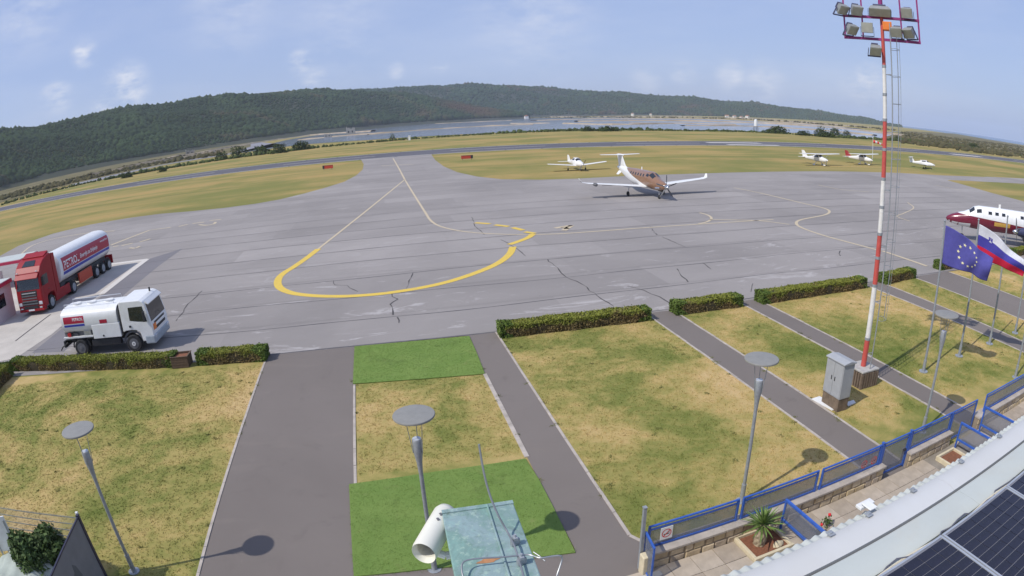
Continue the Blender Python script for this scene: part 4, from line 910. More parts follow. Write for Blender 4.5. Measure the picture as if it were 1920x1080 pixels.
# copper-clad pillar with lightning conductor, and the white camera housing beside it
cprm, t = newmat('verdigris_copper', .6, .15, spec=.4); v = t.coord('Object'); n1 = t.noise(3.2, 6, v, .7, .6); n2 = t.noise(26, 4, v, .75)
c = t.ramp(n1, [(.32, (.25, .42, .36)), (.45, (.20, .31, .27)), (.55, (.27, .36, .36)), (.68, (.30, .46, .42))])
c = t.mix(t.step(n2, .52, .68, 0, .6), c, (.42, .55, .44)); c = t.mix(t.step(t.noise(7, 6, v, .75, .7), .52, .68, 0, .7), c, (.12, .17, .13)); c = t.mix(t.step(t.noise(2.2, 4, v, .6, .4), .52, .62, 0, .6), c, (.24, .32, .33)); t.col(c); t.bump(n2, .3, .004)
cpr = thing('copper_pillar', 'green weathered copper-clad pillar cap with wires in the foreground', 'pillar', (-.135, 2.12, 6.44), rad(11.3))
MB().bb((-.165, -.4, 0), (.165, .42, 1.12)).obj('shaft', cprm, cpr); MB().bb((-.185, -.43, 1.122), (.185, .46, 1.16)).obj('cap', cprm, cpr, bevel=.006)
MB().bb((.045, -.428, 1.161), (.055, .455, 1.170)).obj('seam', cprm, cpr, bevel=.003); MB().bb((-.185, .43, 1.161), (.185, .458, 1.166)).obj('fold', cprm, cpr)
MB().flat([(-.02+.05*math.cos(a)+.015*math.sin(3*a), .02+.016*math.sin(a), 1.1618) for a in [2*PI*i/14 for i in range(14)]]).obj('rust_stain', mat('rust', (.42, .2, .09), .9, var=.25, scale=20), cpr)
wirem = mat('aluminium_wire', (.30, .31, .32), .4, .6, var=.08)
lr = thing('lightning_rod', 'bent silver lightning rod rising from the copper cap', 'lightning rod', G(966, 1028, 7.63))
pts = [D(898, 833, 2.46), D(902, 858, 2.45), D(907, 885, 2.43), D(913, 910, 2.41), D(922, 938, 2.38), D(935, 968, 2.34), D(950, 995, 2.31), G(962, 1018, 7.645), G(970, 1040, 7.635), G(982, 1082, 7.63), G(990, 1120, 7.63)]
MB().tube([p-lr.location for p in smooth_line(pts, 4)], .0052, 8).obj('rod', wirem, lr, smooth=True)
for q in ((966, 1016), (978, 1052)): g = G(*q, 7.62)-lr.location; MB().box(g, (.045, .018, .03), Matrix.Rotation(.6, 3, 'Z')).box(g+Vector((0, 0, .024)), (.02, .03, .016), Matrix.Rotation(.3, 3, 'Z')).cyl(g+Vector((.0, 0, .03)), g+Vector((0, 0, .045)), .006, n=8).obj('clamp', steel, lr)
cwi = thing('conductor_wire', 'thin silver wire looping over the copper cap', 'wire', G(975, 1044, 7.64))
pts = [G(880, 1110, 7.6), G(868, 1080, 7.63), G(866, 1060, 7.65), G(874, 1051, 7.66), G(900, 1047, 7.66), G(950, 1044, 7.65), G(990, 1040, 7.645), G(1012, 1046, 7.65), G(1035, 1043, 7.65), G(1050, 1042, 7.65), G(1054, 1047, 7.63), G(1050, 1062, 7.6), G(1044, 1080, 7.57), G(1040, 1100, 7.55)]
MB().tube([p-cwi.location for p in smooth_line(pts, 4)], .0042, 8).obj('strand', wirem, cwi, smooth=True)
MB().tube([p-cwi.location for p in (G(1000, 1035, 7.65), G(1012, 1043, 7.645), G(1022, 1052, 7.64))], .003, 6).obj('loose_end', wirem, cwi)
cream = mat('cream_housing', (.72, .70, .60), .4, var=.04)
a_, b_ = D(797, 1033, 2.36), D(838, 960, 2.64)
ch = thing('camera_housing', 'white open-ended security camera housing held out beside the copper cap', 'camera', a_); ax = (b_-a_).normalized(); Lh = (b_-a_).length; sx = ax.cross(Vector((0, 0, 1))).normalized(); sy = sx.cross(ax)
def ringc(s, r, r2=None): return [ax*s+sx*(r*math.cos(2*PI*i/28))+sy*((r2 or r)*math.sin(2*PI*i/28)) for i in range(28)]
MB().loft([ringc(.012, .050, .055), ringc(-.02, .062, .067), ringc(.0, .066, .071), ringc(Lh*.5, .066, .071), ringc(Lh-.03, .065, .07), ringc(Lh, .055, .058), ringc(Lh+.012, .03, .03)], caps=False).loft([ringc(.012, .050, .055), ringc(.05, .055, .06), ringc(Lh*.6, .055, .06), ringc(Lh*.6+.01, .005, .005)], caps=False).obj('hood', cream, ch, smooth=True, fix=False, angle=50)
MB().cyl(ax*.16, ax*(Lh*.6), .045, n=20).obj('camera_body', grey_pl, ch, smooth=True); MB().cyl(ax*.145, ax*.159, .03, n=20).obj('lens', glass_dark, ch)
for s in (.55, .68): g = ax*(Lh*s)+sy*.071+sx*.012; MB().box(g, (.012, .02, .004), Matrix.Rotation(.5, 3, 'Z')).obj('screw_slot', grey_pl, ch)
arm0, arm1 = G(836, 1042, 7.42)-a_, G(906, 1030, 7.42)-a_
MB().tube([arm0-Vector((0, 0, .0)), arm1], .022, 8).obj('arm', white_worn, ch, smooth=True); MB().tube([ax*(Lh*.25)-sy*.075, arm0+Vector((0, 0, .0))], .02, 8).obj('swivel', white_worn, ch, smooth=True)
MB().tube([arm0.lerp(arm1, .35), arm0.lerp(arm1, .75)-Vector((0, .05, .22))], .014, 8).obj('strut', steel, ch, smooth=True)

# ------------------------------------------------------------------ enclosure at the lower left
pp = Vector((-10.15, 8.8, 0))
def wire_panel(a, b, h, label):
    d = b-a; L = d.length; o = thing('wire_fence', label, 'fence', a, math.atan2(d.y, d.x)); wm = mat('fence_wire', (.42, .43, .40), .5, .4)
    mb = MB()
    for k in range(int(L/.05)+1): mb.bb((k*.05-.004, -.002, .05), (k*.05+.004, .002, h))
    mb.obj('vertical_wires', wm, o); mb = MB()
    for z in np.arange(.1, h+.01, .2): mb.bb((0, -.012, z-.012), (L, -.0025, z+.012))
    mb.obj('horizontal_wires', wm, o)
    for x in (0, L): MB().bb((x-.03, -.06, 0), (x+.03, -.013, h+.05)).obj('post', steel, o)
    MB().bb((-.035, -.065, h+.051), (.035, -.008, h+.10)).obj('post_cap', white_paint, o)
wire_panel(pp, Vector((-13.6, 8.35, 0)), 1.95, 'pale wire mesh fence behind the ivy at the lower left')
d = Vector((-9.5, 6.45, 0))-pp; sp = thing('screen_panel', 'dark grey banner screen with a post at the lower left', 'banner', pp+Vector((.05, -.02, 0)), math.atan2(d.y, d.x))
gb = mat('grey_banner', (.20, .20, .21), .75, var=.1, scale=2); MB().bb((.05, -.01, .1), (3.4, .01, 1.93)).obj('banner_sheet', gb, sp); MB().bb((-.04, -.04, 0), (.04, .04, 2.02)).obj('post', mat('dark_blue_post', (.03, .03, .06), .5), sp); MB().bb((.042, -.02, 1.94), (3.4, .02, 1.98)).obj('top_rail', MATS['dark_blue_post'], sp)
em = mat('banner_print', (.12, .125, .13), .8)
MB().flat([(1.0, .0125, 1.0), (1.1, .0125, 1.35), (1.25, .0125, 1.5), (1.3, .0125, 1.3), (1.55, .0125, 1.2), (1.35, .0125, 1.1), (1.4, .0125, .8), (1.2, .0125, 1.0)]).obj('emblem', em, sp)
def bush(name, loc, rx, ry, rz_, n, size, m, label, cat='bush', group=None, trunk=True, lumpy=1.):
    o = thing(name, label, cat, loc, 0, group); d_ = np.random.randn(n, 3); d_ /= np.linalg.norm(d_, axis=1, keepdims=True); d_[:, 2] = np.abs(d_[:, 2])*1.0-.15*np.random.rand(n)
    k = np.random.rand(7, 3)*6; lump = 1+lumpy*(.22*np.sin(d_ @ k[0]*1.0+k[1, 0])+.16*np.sin(d_ @ k[2]*1.6+k[3, 0])); r_ = (.55+.45*np.random.rand(n)**.5)*lump
    Pq = d_*r_[:, None]*[rx, ry, rz_]; Pq[:, 2] = np.maximum(Pq[:, 2], .02); V, Fc = leaf_soup(Pq, d_, size); f = link('crown', raw_mesh('crown', V, Fc, m), o)
    mb = MB()
    for a in range(5): q = (math.cos(a*1.3)*rx*.4, math.sin(a*1.3)*ry*.4, rz_*.6); mb.tube([(0, 0, -.05), (q[0]*.4, q[1]*.4, rz_*.3), q], [max(.02, rx*.05), max(.015, rx*.035), .01], 5)
    mb.obj('trunk', m_core, o); return o
iv = G(55, 1005, 1.6); bush('ivy', Vector((iv.x, iv.y, 0)), 1.05, 1.2, 1.85, 15000, .075, m_leaf, 'dark ivy growing over the pale canvas at the lower left', 'ivy', lumpy=.35)
cvm = mat('pale_canvas', (.36, .40, .35), .8, var=.12, scale=3)
cv = thing('canvas_cover', 'pale canvas cover at the lower left corner under the ivy', 'canvas', Vector((-11.75, 7.35, 0)), .15); mb = MB(); nn_ = 16
mb.add([(x*.16-1.28, y*.16-1.28, 1.25-.5*((x-8)/8)**2-.2*((y-8)/8)**2+.05*math.sin(x*1.7)+.04*math.sin(y*1.3+x*.5)) for x in range(nn_+1) for y in range(nn_+1)], [(i*(nn_+1)+j, (i+1)*(nn_+1)+j, (i+1)*(nn_+1)+j+1, i*(nn_+1)+j+1) for i in range(nn_) for j in range(nn_)]); mb.obj('sheet', cvm, cv, smooth=True, angle=180)
for x in (-1.1, 1.1):
    for y in (-1.1, 1.1): MB().cyl((x, y, 0), (x, y, .62), .025, n=8).obj('leg', steel, cv)
wb_ = thing('white_board', 'white board at the left picture edge beside the ivy', 'board', G(2, 975, 1.8)-Vector((0, 0, 1.8)), .6); MB().bb((-.5, -.02, .9), (.12, .02, 1.9)).obj('board', white_worn, wb_); MB().bb((-.48, -.05, 0), (-.44, -.021, 1.8)).bb((.04, -.05, 0), (.08, -.021, 1.8)).obj('leg', steel, wb_)

# ------------------------------------------------------------------ fuel kiosk at the left edge
kp = G(31, 588); ko = thing('fuel_kiosk', 'pale fuel kiosk with red roof band at the left edge beside the red tanker', 'kiosk', kp, PPH-PI/2)
kw = mat('kiosk_wall', (.55, .47, .48), .8, var=.06, bump=.1); MB().bb((-3.4, -3.0, 0), (0, .0, 2.35)).obj('wall', kw, ko, bevel=.02); MB().bb((-3.55, -3.15, 2.352), (.15, .15, 2.62)).obj('roof_band', mat('kiosk_red', (.45, .02, .07), .5), ko, bevel=.02); MB().bb((-3.5, -3.1, 2.622), (.1, .1, 2.66)).obj('roof', roofg, ko)
MB().bb((-1.6, -3.03, .0), (-.75, -3.003, 2.05)).obj('door', grey_pl, ko); MB().bb((.003, -2.2, 1.0), (.03, -1.2, 1.9)).obj('window', glass_dark, ko)
cn = thing('fuel_canopy', 'flat canopy with red fascia behind the red tanker cab', 'canopy', G(20, 545), PPH-PI/2)
MB().bb((-5.5, .6, 2.2), (1.5, 4.2, 2.45)).obj('fascia', MATS['kiosk_red'], cn, bevel=.02); MB().bb((-5.4, .7, 2.452), (1.4, 4.1, 2.5)).obj('roof', roofg, cn)
for x in (-4.8, .8):
    for y in (1.0, 3.8): MB().cyl((x, y, 0), (x, y, 2.198), .09, n=12).obj('column', white_paint, cn, smooth=True)
MB().bb((-3, 1.6, 0), (-2.2, 2.2, 1.5)).obj('pump', white_paint, cn, bevel=.03)

# ------------------------------------------------------------------ vehicles
def wheel(parent, x, y, r, w, side, dual=False, name='wheel', rimm=None):
    n = 28; prof = [(-.5, .6), (-.5, .93), (-.38, .99), (-.15, 1.0), (.15, 1.0), (.38, .99), (.5, .93), (.5, .6)]
    mb = MB()
    for k in range(2 if dual else 1):
        yy = y-side*k*(w+.06); mb.loft([[(x+r*q*math.cos(2*PI*i/n), yy+p*w, r+r*q*math.sin(2*PI*i/n)) for i in range(n)] for p, q in [(prof[0][0], .3)]+prof+[(prof[-1][0], .3)]], caps=True)
    o = mb.obj(name, tyre, parent, smooth=True, angle=50); yo = y+side*w*.5
    ins = -.05*side if not dual else -.13*side
    rm = MB().loft([[(x+r*q*math.cos(2*PI*i/n), yo+d_, r+r*q*math.sin(2*PI*i/n)) for i in range(n)] for q, d_ in ((.62, .003*side), (.57, .006*side), (.52, ins), (.28, ins*.7), (.25, .02*side), (.12, .03*side))]).obj('rim', rimm or steel_lt, o, smooth=True, angle=35)
    return o
def superel(hw, zc, hh, e, n=36): return [(hw*math.copysign(abs(math.cos(a))**(2/e), math.cos(a)), zc+hh*math.copysign(abs(math.sin(a))**(2/e), math.sin(a))) for a in [2*PI*(i+.5)/n for i in range(n)]]
def tank(parent, name, x0, x1, hw, zc, hh, e, m, dome=.18):
    rr = []
    for x, k in ((x1, .25), (x1+.03, .55), (x1+.09, .85), (x1+dome, 1), ((x0+x1)/2, 1), (x0-dome, 1), (x0-.09, .85), (x0-.03, .55), (x0, .25)): rr.append([(x, y*k, zc+(z-zc)*k) for y, z in superel(hw, zc, hh, e)])
    return MB().loft(rr).obj(name, m, parent, smooth=True, angle=60)
def y_on(z, hw, zc, hh, e): return hw*max(0., 1-abs((z-zc)/hh)**e)**(1/e)
def decal(parent, name, x0, x1, z0, z1, side, hw, zc, hh, e, m, off=.006):
    k = 8; mb = MB(); zs = [z0+(z1-z0)*i/k for i in range(k+1)]
    mb.add([(x, side*(y_on(z, hw, zc, hh, e)+off), z) for x in (x0, x1) for z in zs], [(i, i+1, k+2+i, k+1+i) for i in range(k)]); return mb.obj(name, m, parent, smooth=True, fix=False, angle=180)
dec_red = mat('decal_red', (.40, .015, .045), .4, var=.06); dec_blue = mat('decal_blue', (.03, .05, .38), .4, var=.06); dec_white = mat('decal_white', (.75, .75, .75), .5, var=.03)

# red tractor with tank trailer
hd = Vector((.218, -.976, 0)); lf = Vector((.976, .218, 0)); so = Vector((-32.1, 32.5, 0))-lf*1.16
T = thing('tanker_truck', 'red tractor unit with a long white tank trailer with red and blue stripes', 'tanker truck', so, math.atan2(hd.y, hd.x))
CW = 1.22
side_p = [(1.36, .42), (1.43, .6), (1.44, 1.15), (1.40, 1.78), (1.24, 2.62), (1.12, 2.95), (.85, 3.3), (.3, 3.62), (-.45, 3.82), (-.86, 3.84), (-.9, 3.7), (-.9, .75), (-.62, .75), (-.58, 1.0), (-.42, 1.14), (0, 1.2), (.42, 1.14), (.58, 1.0), (.62, .42)]
cabo = MB().prism(side_p, -CW, CW).obj('cab', red_paint, T, bevel=.07)
def front_x(z): return float(np.interp(z, [.42, .6, 1.15, 1.78, 2.62, 2.95, 3.3], [1.36, 1.43, 1.44, 1.40, 1.24, 1.12, .85]))
def fpatch(name, y0, y1, z0, z1, m, parent, off=.008, y0t=None, y1t=None, th=.02):
    y0t = y0 if y0t is None else y0t; y1t = y1 if y1t is None else y1t
    mb = MB(); vs = [(front_x(z0)+o_, y, z0) for o_ in (off, -th) for y in (y0, y1)]+[(front_x(z1)+o_, y, z1) for o_ in (off, -th) for y in (y0t, y1t)]
    mb.add(vs, [(0, 1, 5, 4), (2, 6, 7, 3), (0, 4, 6, 2), (1, 3, 7, 5), (4, 5, 7, 6), (0, 2, 3, 1)]); return mb.obj(name, m, parent)
fpatch('windscreen', -1.1, 1.1, 1.82, 2.64, glass_dark, T, .012, -1.04, 1.04)
MB().prism([(1.26, 2.66), (1.52, 2.58), (1.54, 2.62), (1.2, 2.9)], -1.1, 1.1).obj('sun_visor', red_paint, T, bevel=.01)
for y in (-.95, .95): MB().bb((1.16, y-.09, 2.98), (1.24, y+.09, 3.06)).obj('roof_light', lamp_lens, T, bevel=.01)
MB().add([(.82, -.62, 3.345), (.82, .62, 3.345), (.32, .5, 3.645), (.32, -.5, 3.645), (.82, -.62, 3.30), (.82, .62, 3.30), (.32, .5, 3.6), (.32, -.5, 3.6)], [(0, 1, 2, 3), (4, 7, 6, 5), (0, 4, 5, 1), (1, 5, 6, 2), (2, 6, 7, 3), (3, 7, 4, 0)]).obj('roof_hatch', glass_dark, T)
MB().prism([(-.1, 3.80), (-.86, 4.02), (-.9, 3.86), (-.1, 3.74)], -1.05, 1.05).obj('roof_deflector', red_paint, T, bevel=.02)
fpatch('grille', -.78, .78, .74, 1.74, black_pl, T, .014)
for k in range(5): z0 = .80+k*.19; MB().bb((front_x(z0)+.012, -.76+.02*k, z0), (front_x(z0)+.05, .76-.02*k, z0+.085)).obj('grille_slat', grey_pl if k < 4 else chrome, T, bevel=.01)
for s in (-1, 1):
    MB().bb((1.30, s*.98-.17, .74), (1.462, s*.98+.17, .98)).obj('headlight', lamp_lens, T, bevel=.04); MB().bb((1.36, s*.93-.12, .50), (1.455, s*.93+.12, .60)).obj('fog_light', lamp_lens, T, bevel=.02)
MB().bb((1.0, -1.2, .30), (1.47, 1.2, .48)).obj('bumper', red_paint, T, bevel=.05); MB().bb((1.472, -.28, .36), (1.482, .28, .47)).obj('number_plate', dec_white, T); MB().bb((1.38, -.7, .495), (1.455, .7, .70)).obj('lower_intake', black_pl, T, bevel=.02)
for s in (-1, 1):
    y = s*(CW+.006); w_ = MB().add([(x, y+d_, z) for d_ in (0, -.03*s) for x, z in ((.98, 1.92), (.9, 2.62), (.1, 2.62), (.1, 1.92))], [(0, 1, 2, 3), (4, 7, 6, 5), (0, 4, 5, 1), (1, 5, 6, 2), (2, 6, 7, 3), (3, 7, 4, 0)]).obj('side_window', glass_dark, T)
    d_ = MB().bb((.08, s*CW-.004, 1.28), (1.0, s*CW+.012, 1.88)).obj('door', red_paint, T, bevel=.01); MB().bb((.14, s*(CW+.013), 1.5), (.3, s*(CW+.035), 1.55)).obj('handle', black_pl, d_)
    MB().bb((1.0, s*(CW+.1)-.1, 1.95), (1.14, s*(CW+.1)+.1, 2.55)).bb((1.02, s*(CW-.02)-.03, 2.2), (1.08, s*(CW+.05), 2.26)).obj('mirror', black_pl, T, bevel=.02)
    MB().prism([(-.92, .9), (-1.55, 1.0), (-1.42, 3.72), (-.92, 3.8)], s*(CW-.05), s*CW).obj('side_fairing', red_paint, T); MB().bb((-3.25, s*1.12-.07, .34), (-.68, s*1.12+.07, 1.02)).obj('side_skirt', red_paint, T, bevel=.02); MB().bb((.64, s*1.1-.1, .45), (1.0, s*1.1+.12, .52)).obj('step', grey_pl, T)
    for x in (0., -3.95): wheel(T, x, s*1.02, .5, .32, s, dual=x < -1, rimm=steel)
    MB().tube([(-3.95+.62*math.cos(a), s*1.02, .5+.62*math.sin(a)) for a in [PI*k/10 for k in range(11)]], .05, 6).obj('mudguard', black_pl, T)
    for x in (-8.65, -10.05, -11.4): wheel(T, x, s*1.02, .5, .36, s, rimm=steel); MB().tube([(x+.6*math.cos(a), s*1.02, .5+.6*math.sin(a)) for a in [PI*(.12+.076*k) for k in range(11)]], .05, 6).obj('mudguard', black_pl, T)
    MB().bb((-7.7, s*1.12-.07, .42), (-5.15, s*1.12+.07, 1.25)).obj('trailer_locker', mat('locker_red', (.50, .055, .02), .45), T, bevel=.02)
MB().bb((-5.2, -.42, .62), (-.7, .42, .95)).obj('tractor_chassis', black_pl, T); MB().bb((-12.1, -.5, .78), (-2.9, .5, 1.12)).obj('trailer_chassis', grey_pl, T); MB().bb((-4.5, -.45, .951), (-3.4, .45, 1.1)).obj('fifth_wheel', black_pl, T); MB().bb((-2.2, -.4, .952), (-1.5, .4, 1.05)).obj('catwalk', steel_lt, T)
TK = (1.24, 2.32, 1.17, 2.7); tank(T, 'tank', -1.95, -12.25, *TK, white_paint)
for s in (-1, 1):
    decal(T, 'red_stripe', -2.55, -11.9, 2.03, 3.02, s, *TK, dec_red); decal(T, 'blue_stripe', -2.55, -11.9, 1.76, 1.98, s, *TK, dec_blue)
    rot = Matrix(((-s, 0, 0, 0), (0, 0, s, 0), (0, 1, 0, 0), (0, 0, 0, 1)))
    def wrap(c_, s=s): return Vector((c_.x, s*(y_on(c_.z, *TK)+.012), c_.z))
    lettering('lettering', 'PETROL', .80, Matrix.Translation((-4.15, 0, 2.42)) @ rot, dec_white, T, wrap); lettering('lettering', 'Energija za življenje', .46, Matrix.Translation((-7.55, 0, 2.46)) @ rot, dec_white, T, wrap, shear=.25)
    lettering('lettering', 'www.petrol.eu', .26, Matrix.Translation((-10.9, 0, 2.75)) @ rot, dec_white, T, wrap)
MB().bb((-12.36, -1.2, .45), (-12.2, 1.2, 1.2)).obj('rear_bumper', red_paint, T, bevel=.02)
for s in (-1, 1): MB().bb((-12.375, s*.9-.2, .85), (-12.362, s*.9+.2, 1.0)).obj('tail_light', amber, T)

# small white airfield refueller
hd = Vector((.981, .195, 0)); rt = Vector((.195, -.981, 0)); mo = Vector((-18.62, 24.25, 0))-rt*1.13
T = thing('refuelling_truck', 'small white tank truck with open rear hose bay standing by the hedge', 'tank truck', mo, math.atan2(hd.y, hd.x))
side_p = [(1.18, .52), (1.25, .7), (1.26, 1.2), (1.22, 1.42), (1.04, 2.34), (.94, 2.50), (.75, 2.58), (-.40, 2.60), (-.47, 2.52), (-.47, 1.06), (-.42, 1.08), (-.36, 1.1), (-.3, 1.12), (0, 1.13), (.3, 1.1), (.5, 1.0), (.58, .52)]
MB().prism(side_p, -1.13, 1.13).obj('cab', white_paint, T, bevel=.06)
def front_x(z): return float(np.interp(z, [.52, .7, 1.2, 1.42, 2.34, 2.5], [1.18, 1.25, 1.26, 1.22, 1.04, .94]))
fpatch('windscreen', -1.03, 1.03, 1.46, 2.33, glass_dark, T, .012, -.96, .96)
MB().prism([(1.06, 2.36), (1.2, 2.3), (1.22, 2.34), (1.02, 2.5)], -1.0, 1.0).obj('sun_visor', white_paint, T, bevel=.01)
for s in (-1, 1): MB().tube([(1.215, s*.5, 1.47), (1.17, s*.05, 1.72)], .012, 5).obj('wiper', black_pl, T)
fpatch('front_panel', -.75, .75, .98, 1.36, black_pl, T, .012); MB().bb((1.262, -1.0, 1.0), (1.275, -.62, 1.3)).obj('hazard_plate', orange, T)
MB().bb((.72, -1.15, .36), (1.30, 1.15, .80)).obj('bumper', mat('bumper_grey', (.33, .37, .40), .5), T, bevel=.07)
for s in (-1, 1):
    MB().bb((1.2, s*.92-.17, .62), (1.315, s*.92+.15, .78)).obj('headlight', lamp_lens, T, bevel=.02)
    MB().add([(x, s*(1.137)-d_*s, z) for d_ in (0, .03) for x, z in ((1.02, 1.5), (.88, 2.28), (.06, 2.28), (.03, 1.62), (.5, 1.54))], [(0, 1, 2, 3, 4), (9, 8, 7, 6, 5)]+[(i, (i+1) % 5, 5+(i+1) % 5, 5+i) for i in range(5)]).obj('side_window', glass_dark, T)
    d_ = MB().bb((-.12, s*1.13-.004, 1.16), (.66, s*1.13+.010, 1.50)).obj('door', white_paint, T, bevel=.008); MB().bb((-.06, s*1.142, 1.28), (.06, s*1.165, 1.38)).obj('handle', black_pl, d_)
    MB().bb((.88, s*1.25-.08, 1.55), (.98, s*1.25+.08, 2.05)).bb((.9, s*1.13-.01, 1.62), (.95, s*1.175+.01, 1.67)).obj('mirror', black_pl, T, bevel=.015)
    for x in (0, -3.3): wheel(T, x, s*1.0, .44, .27, s, dual=x < -1, rimm=grey_pl)
    for x in (0, -3.3): MB().cyl((x, s*(1.137 if x == 0 else 1.05), .44), (x, s*(1.165 if x == 0 else 1.15), .44), .11, n=14).obj('hub_cap', white_worn, T)
    MB().tube([(.56*math.cos(a), s*1.0, .47+.56*math.sin(a)) for a in [PI*k/10 for k in range(11)]], .055, 6).obj('mudguard', grey_pl, T); MB().tube([(-3.3+.55*math.cos(a), s*1.0, .47+.55*math.sin(a)) for a in [PI*k/10 for k in range(11)]], .045, 6).obj('mudguard', black_pl, T)
    MB().bb((-2.35, s*1.02-.12, .86), (-.62, s*1.02+.13, 1.60)).obj('side_locker', white_paint, T, bevel=.03); MB().bb((-2.6, s*.9-.15, .45), (-.78, s*.9+.15, .8)).obj('fuel_tank', black_pl, T, bevel=.05)
    MB().cyl((-1.7, s*1.142, 1.0), (-1.7, s*1.16, 1.0), .05, n=12).obj('locker_latch', black_pl, T)
    MB().bb((-4.35, s*1.05-.06, .98), (-2.4, s*1.05+.06, 1.06)).obj('bay_sill', white_worn, T)
MB().bb((-4.4, -.42, .55), (-.4, .42, .84)).obj('chassis', black_pl, T); MB().bb((-.565, -1.1, .9), (-.475, 1.1, 2.46)).obj('dark_gap_strip', black_pl, T, bevel=.03); MB().bb((-4.3, -.95, .86), (-2.42, .95, 1.3)).obj('hose_bay', grey_pl, T)  # a plain black slab fills the gap between cab and tank
for k, y in enumerate((-.98, .98)):
    MB().tube([(-3.6+.25*math.cos(a), y*1.02, 1.12+.16*math.sin(a)) for a in [2*PI*i/16 for i in range(17)]], .035, 6).obj('hose', black_pl, T)
    MB().cyl((-3.95, y, 1.16), (-3.95, y*1.1, 1.16), .12, n=14).obj('reel', mat('reel_red', (.5, .03, .03), .4), T); MB().bb((-2.95, min(y, y*1.1), 1.0), (-2.5, max(y, y*1.1), 1.32)).obj('meter', steel_lt, T)
MK = (1.14, 1.80, .66, 3.3); tank(T, 'tank', -.57, -4.38, *MK, white_paint, .12)
for s in (-1, 1):
    decal(T, 'red_stripe', -2.75, -4.1, 1.76, 2.12, s, *MK, dec_red); decal(T, 'blue_stripe', -2.75, -4.1, 1.60, 1.71, s, *MK, dec_blue); decal(T, 'red_label', -1.32, -1.78, 1.64, 1.83, s, *MK, dec_red)
    rot = Matrix(((-s, 0, 0, 0), (0, 0, s, 0), (0, 1, 0, 0), (0, 0, 0, 1)))
    def wrap(c_, s=s): return Vector((c_.x, s*(y_on(c_.z, *MK)+.012), c_.z))
    lettering('lettering', 'PETROL', .2, Matrix.Translation((-3.15 if s < 0 else -3.6, 0, 1.96)) @ rot, dec_white, T, wrap)
for s in (-1, 1):
    MB().tube([(-1.0, s*.55, 2.35), (-1.0, s*.55, 2.62), (-4.2, s*.55, 2.62), (-4.2, s*.55, 2.35)], .02, 6).obj('top_rail', steel_lt, T)
for x in (-1.5, -2.6, -3.6): MB().cyl((x, 0, 2.4), (x, 0, 2.54), .26, n=18).obj('manhole', white_worn, T, smooth=True)
MB().bb((-4.46, -1.05, .5), (-4.36, 1.05, .85)).obj('rear_bumper', black_pl, T); MB().cyl((.72, .62, 2.58), (.72, .62, 2.78), .05, n=10).obj('beacon', black_pl, T); MB().tube([(-4.2, -1.0, .75), (-4.6, -1.05, .55), (-4.75, -1.05, .38)], .035, 6).obj('rear_step', black_pl, T)

# ------------------------------------------------------------------ aircraft
class Fus:
    def __init__(s, rings): s.r = sorted(rings, key=lambda q: -q[0]); a = np.array(s.r)[::-1]; s.x, s.a = a[:, 0], a
    def at(s, x, th, off=0.):
        zc, hw, hh = (float(np.interp(x, s.x, s.a[:, k])) for k in (1, 2, 3)); e = 2.25
        return Vector((x, (hw+off)*math.copysign(abs(math.cos(th))**(2/e), math.cos(th)), zc+(hh+off)*math.copysign(abs(math.sin(th))**(2/e), math.sin(th))))
    def body(s, name, m, parent, n=32):
        xs = []
        for i in range(len(s.r)-1): xs += [s.r[i][0]+(s.r[i+1][0]-s.r[i][0])*k/3 for k in range(3)]
        xs.append(s.r[-1][0]); return MB().loft([[s.at(x, 2*PI*i/n) for i in range(n)] for x in xs]).obj(name, m, parent, smooth=True, angle=60)
    def patch(s, name, x0, x1, t0, t1, m, parent, off=.012, n=6, x0b=None, x1b=None):
        x0b = x0 if x0b is None else x0b; x1b = x1 if x1b is None else x1b; mb = MB()
        for j in range(n+1):
            for i in range(n+1): u, w = i/n, j/n; mb.v.append(tuple(s.at((x0+(x0b-x0)*w)*(1-u)+(x1+(x1b-x1)*w)*u, rad(t0+(t1-t0)*w), off)))
        mb.f = [[j*(n+1)+i, j*(n+1)+i+1, (j+1)*(n+1)+i+1, (j+1)*(n+1)+i] for j in range(n) for i in range(n)]; mb.m = [0]*len(mb.f)
        return mb.obj(name, m, parent, smooth=True, fix=False, angle=180)
AF = [(0, 0), (.03, .45), (.12, .8), (.3, 1.), (.55, .78), (.8, .36), (1, .03), (.8, -.2), (.55, -.42), (.3, -.55), (.12, -.45), (.03, -.28)]
def surf(name, secs, m, parent, vertical=False):     # secs: (x_leading, span, height, chord, thickness)
    rr = []
    for xl, y, z, ch_, th in secs:
        rr.append([(xl-ch_*c_, (y+th*h_ if vertical else y), (z if vertical else z+th*h_)) for c_, h_ in AF])
    return MB().loft(rr).obj(name, m, parent, smooth=True, angle=60)
def wing_pair(secs, m, parent, name='wing'):
    out = []
    for s in (1, -1): out.append(surf(name, [(a, s*b, c_, d_, e) for a, b, c_, d_, e in secs], m, parent))
    return out
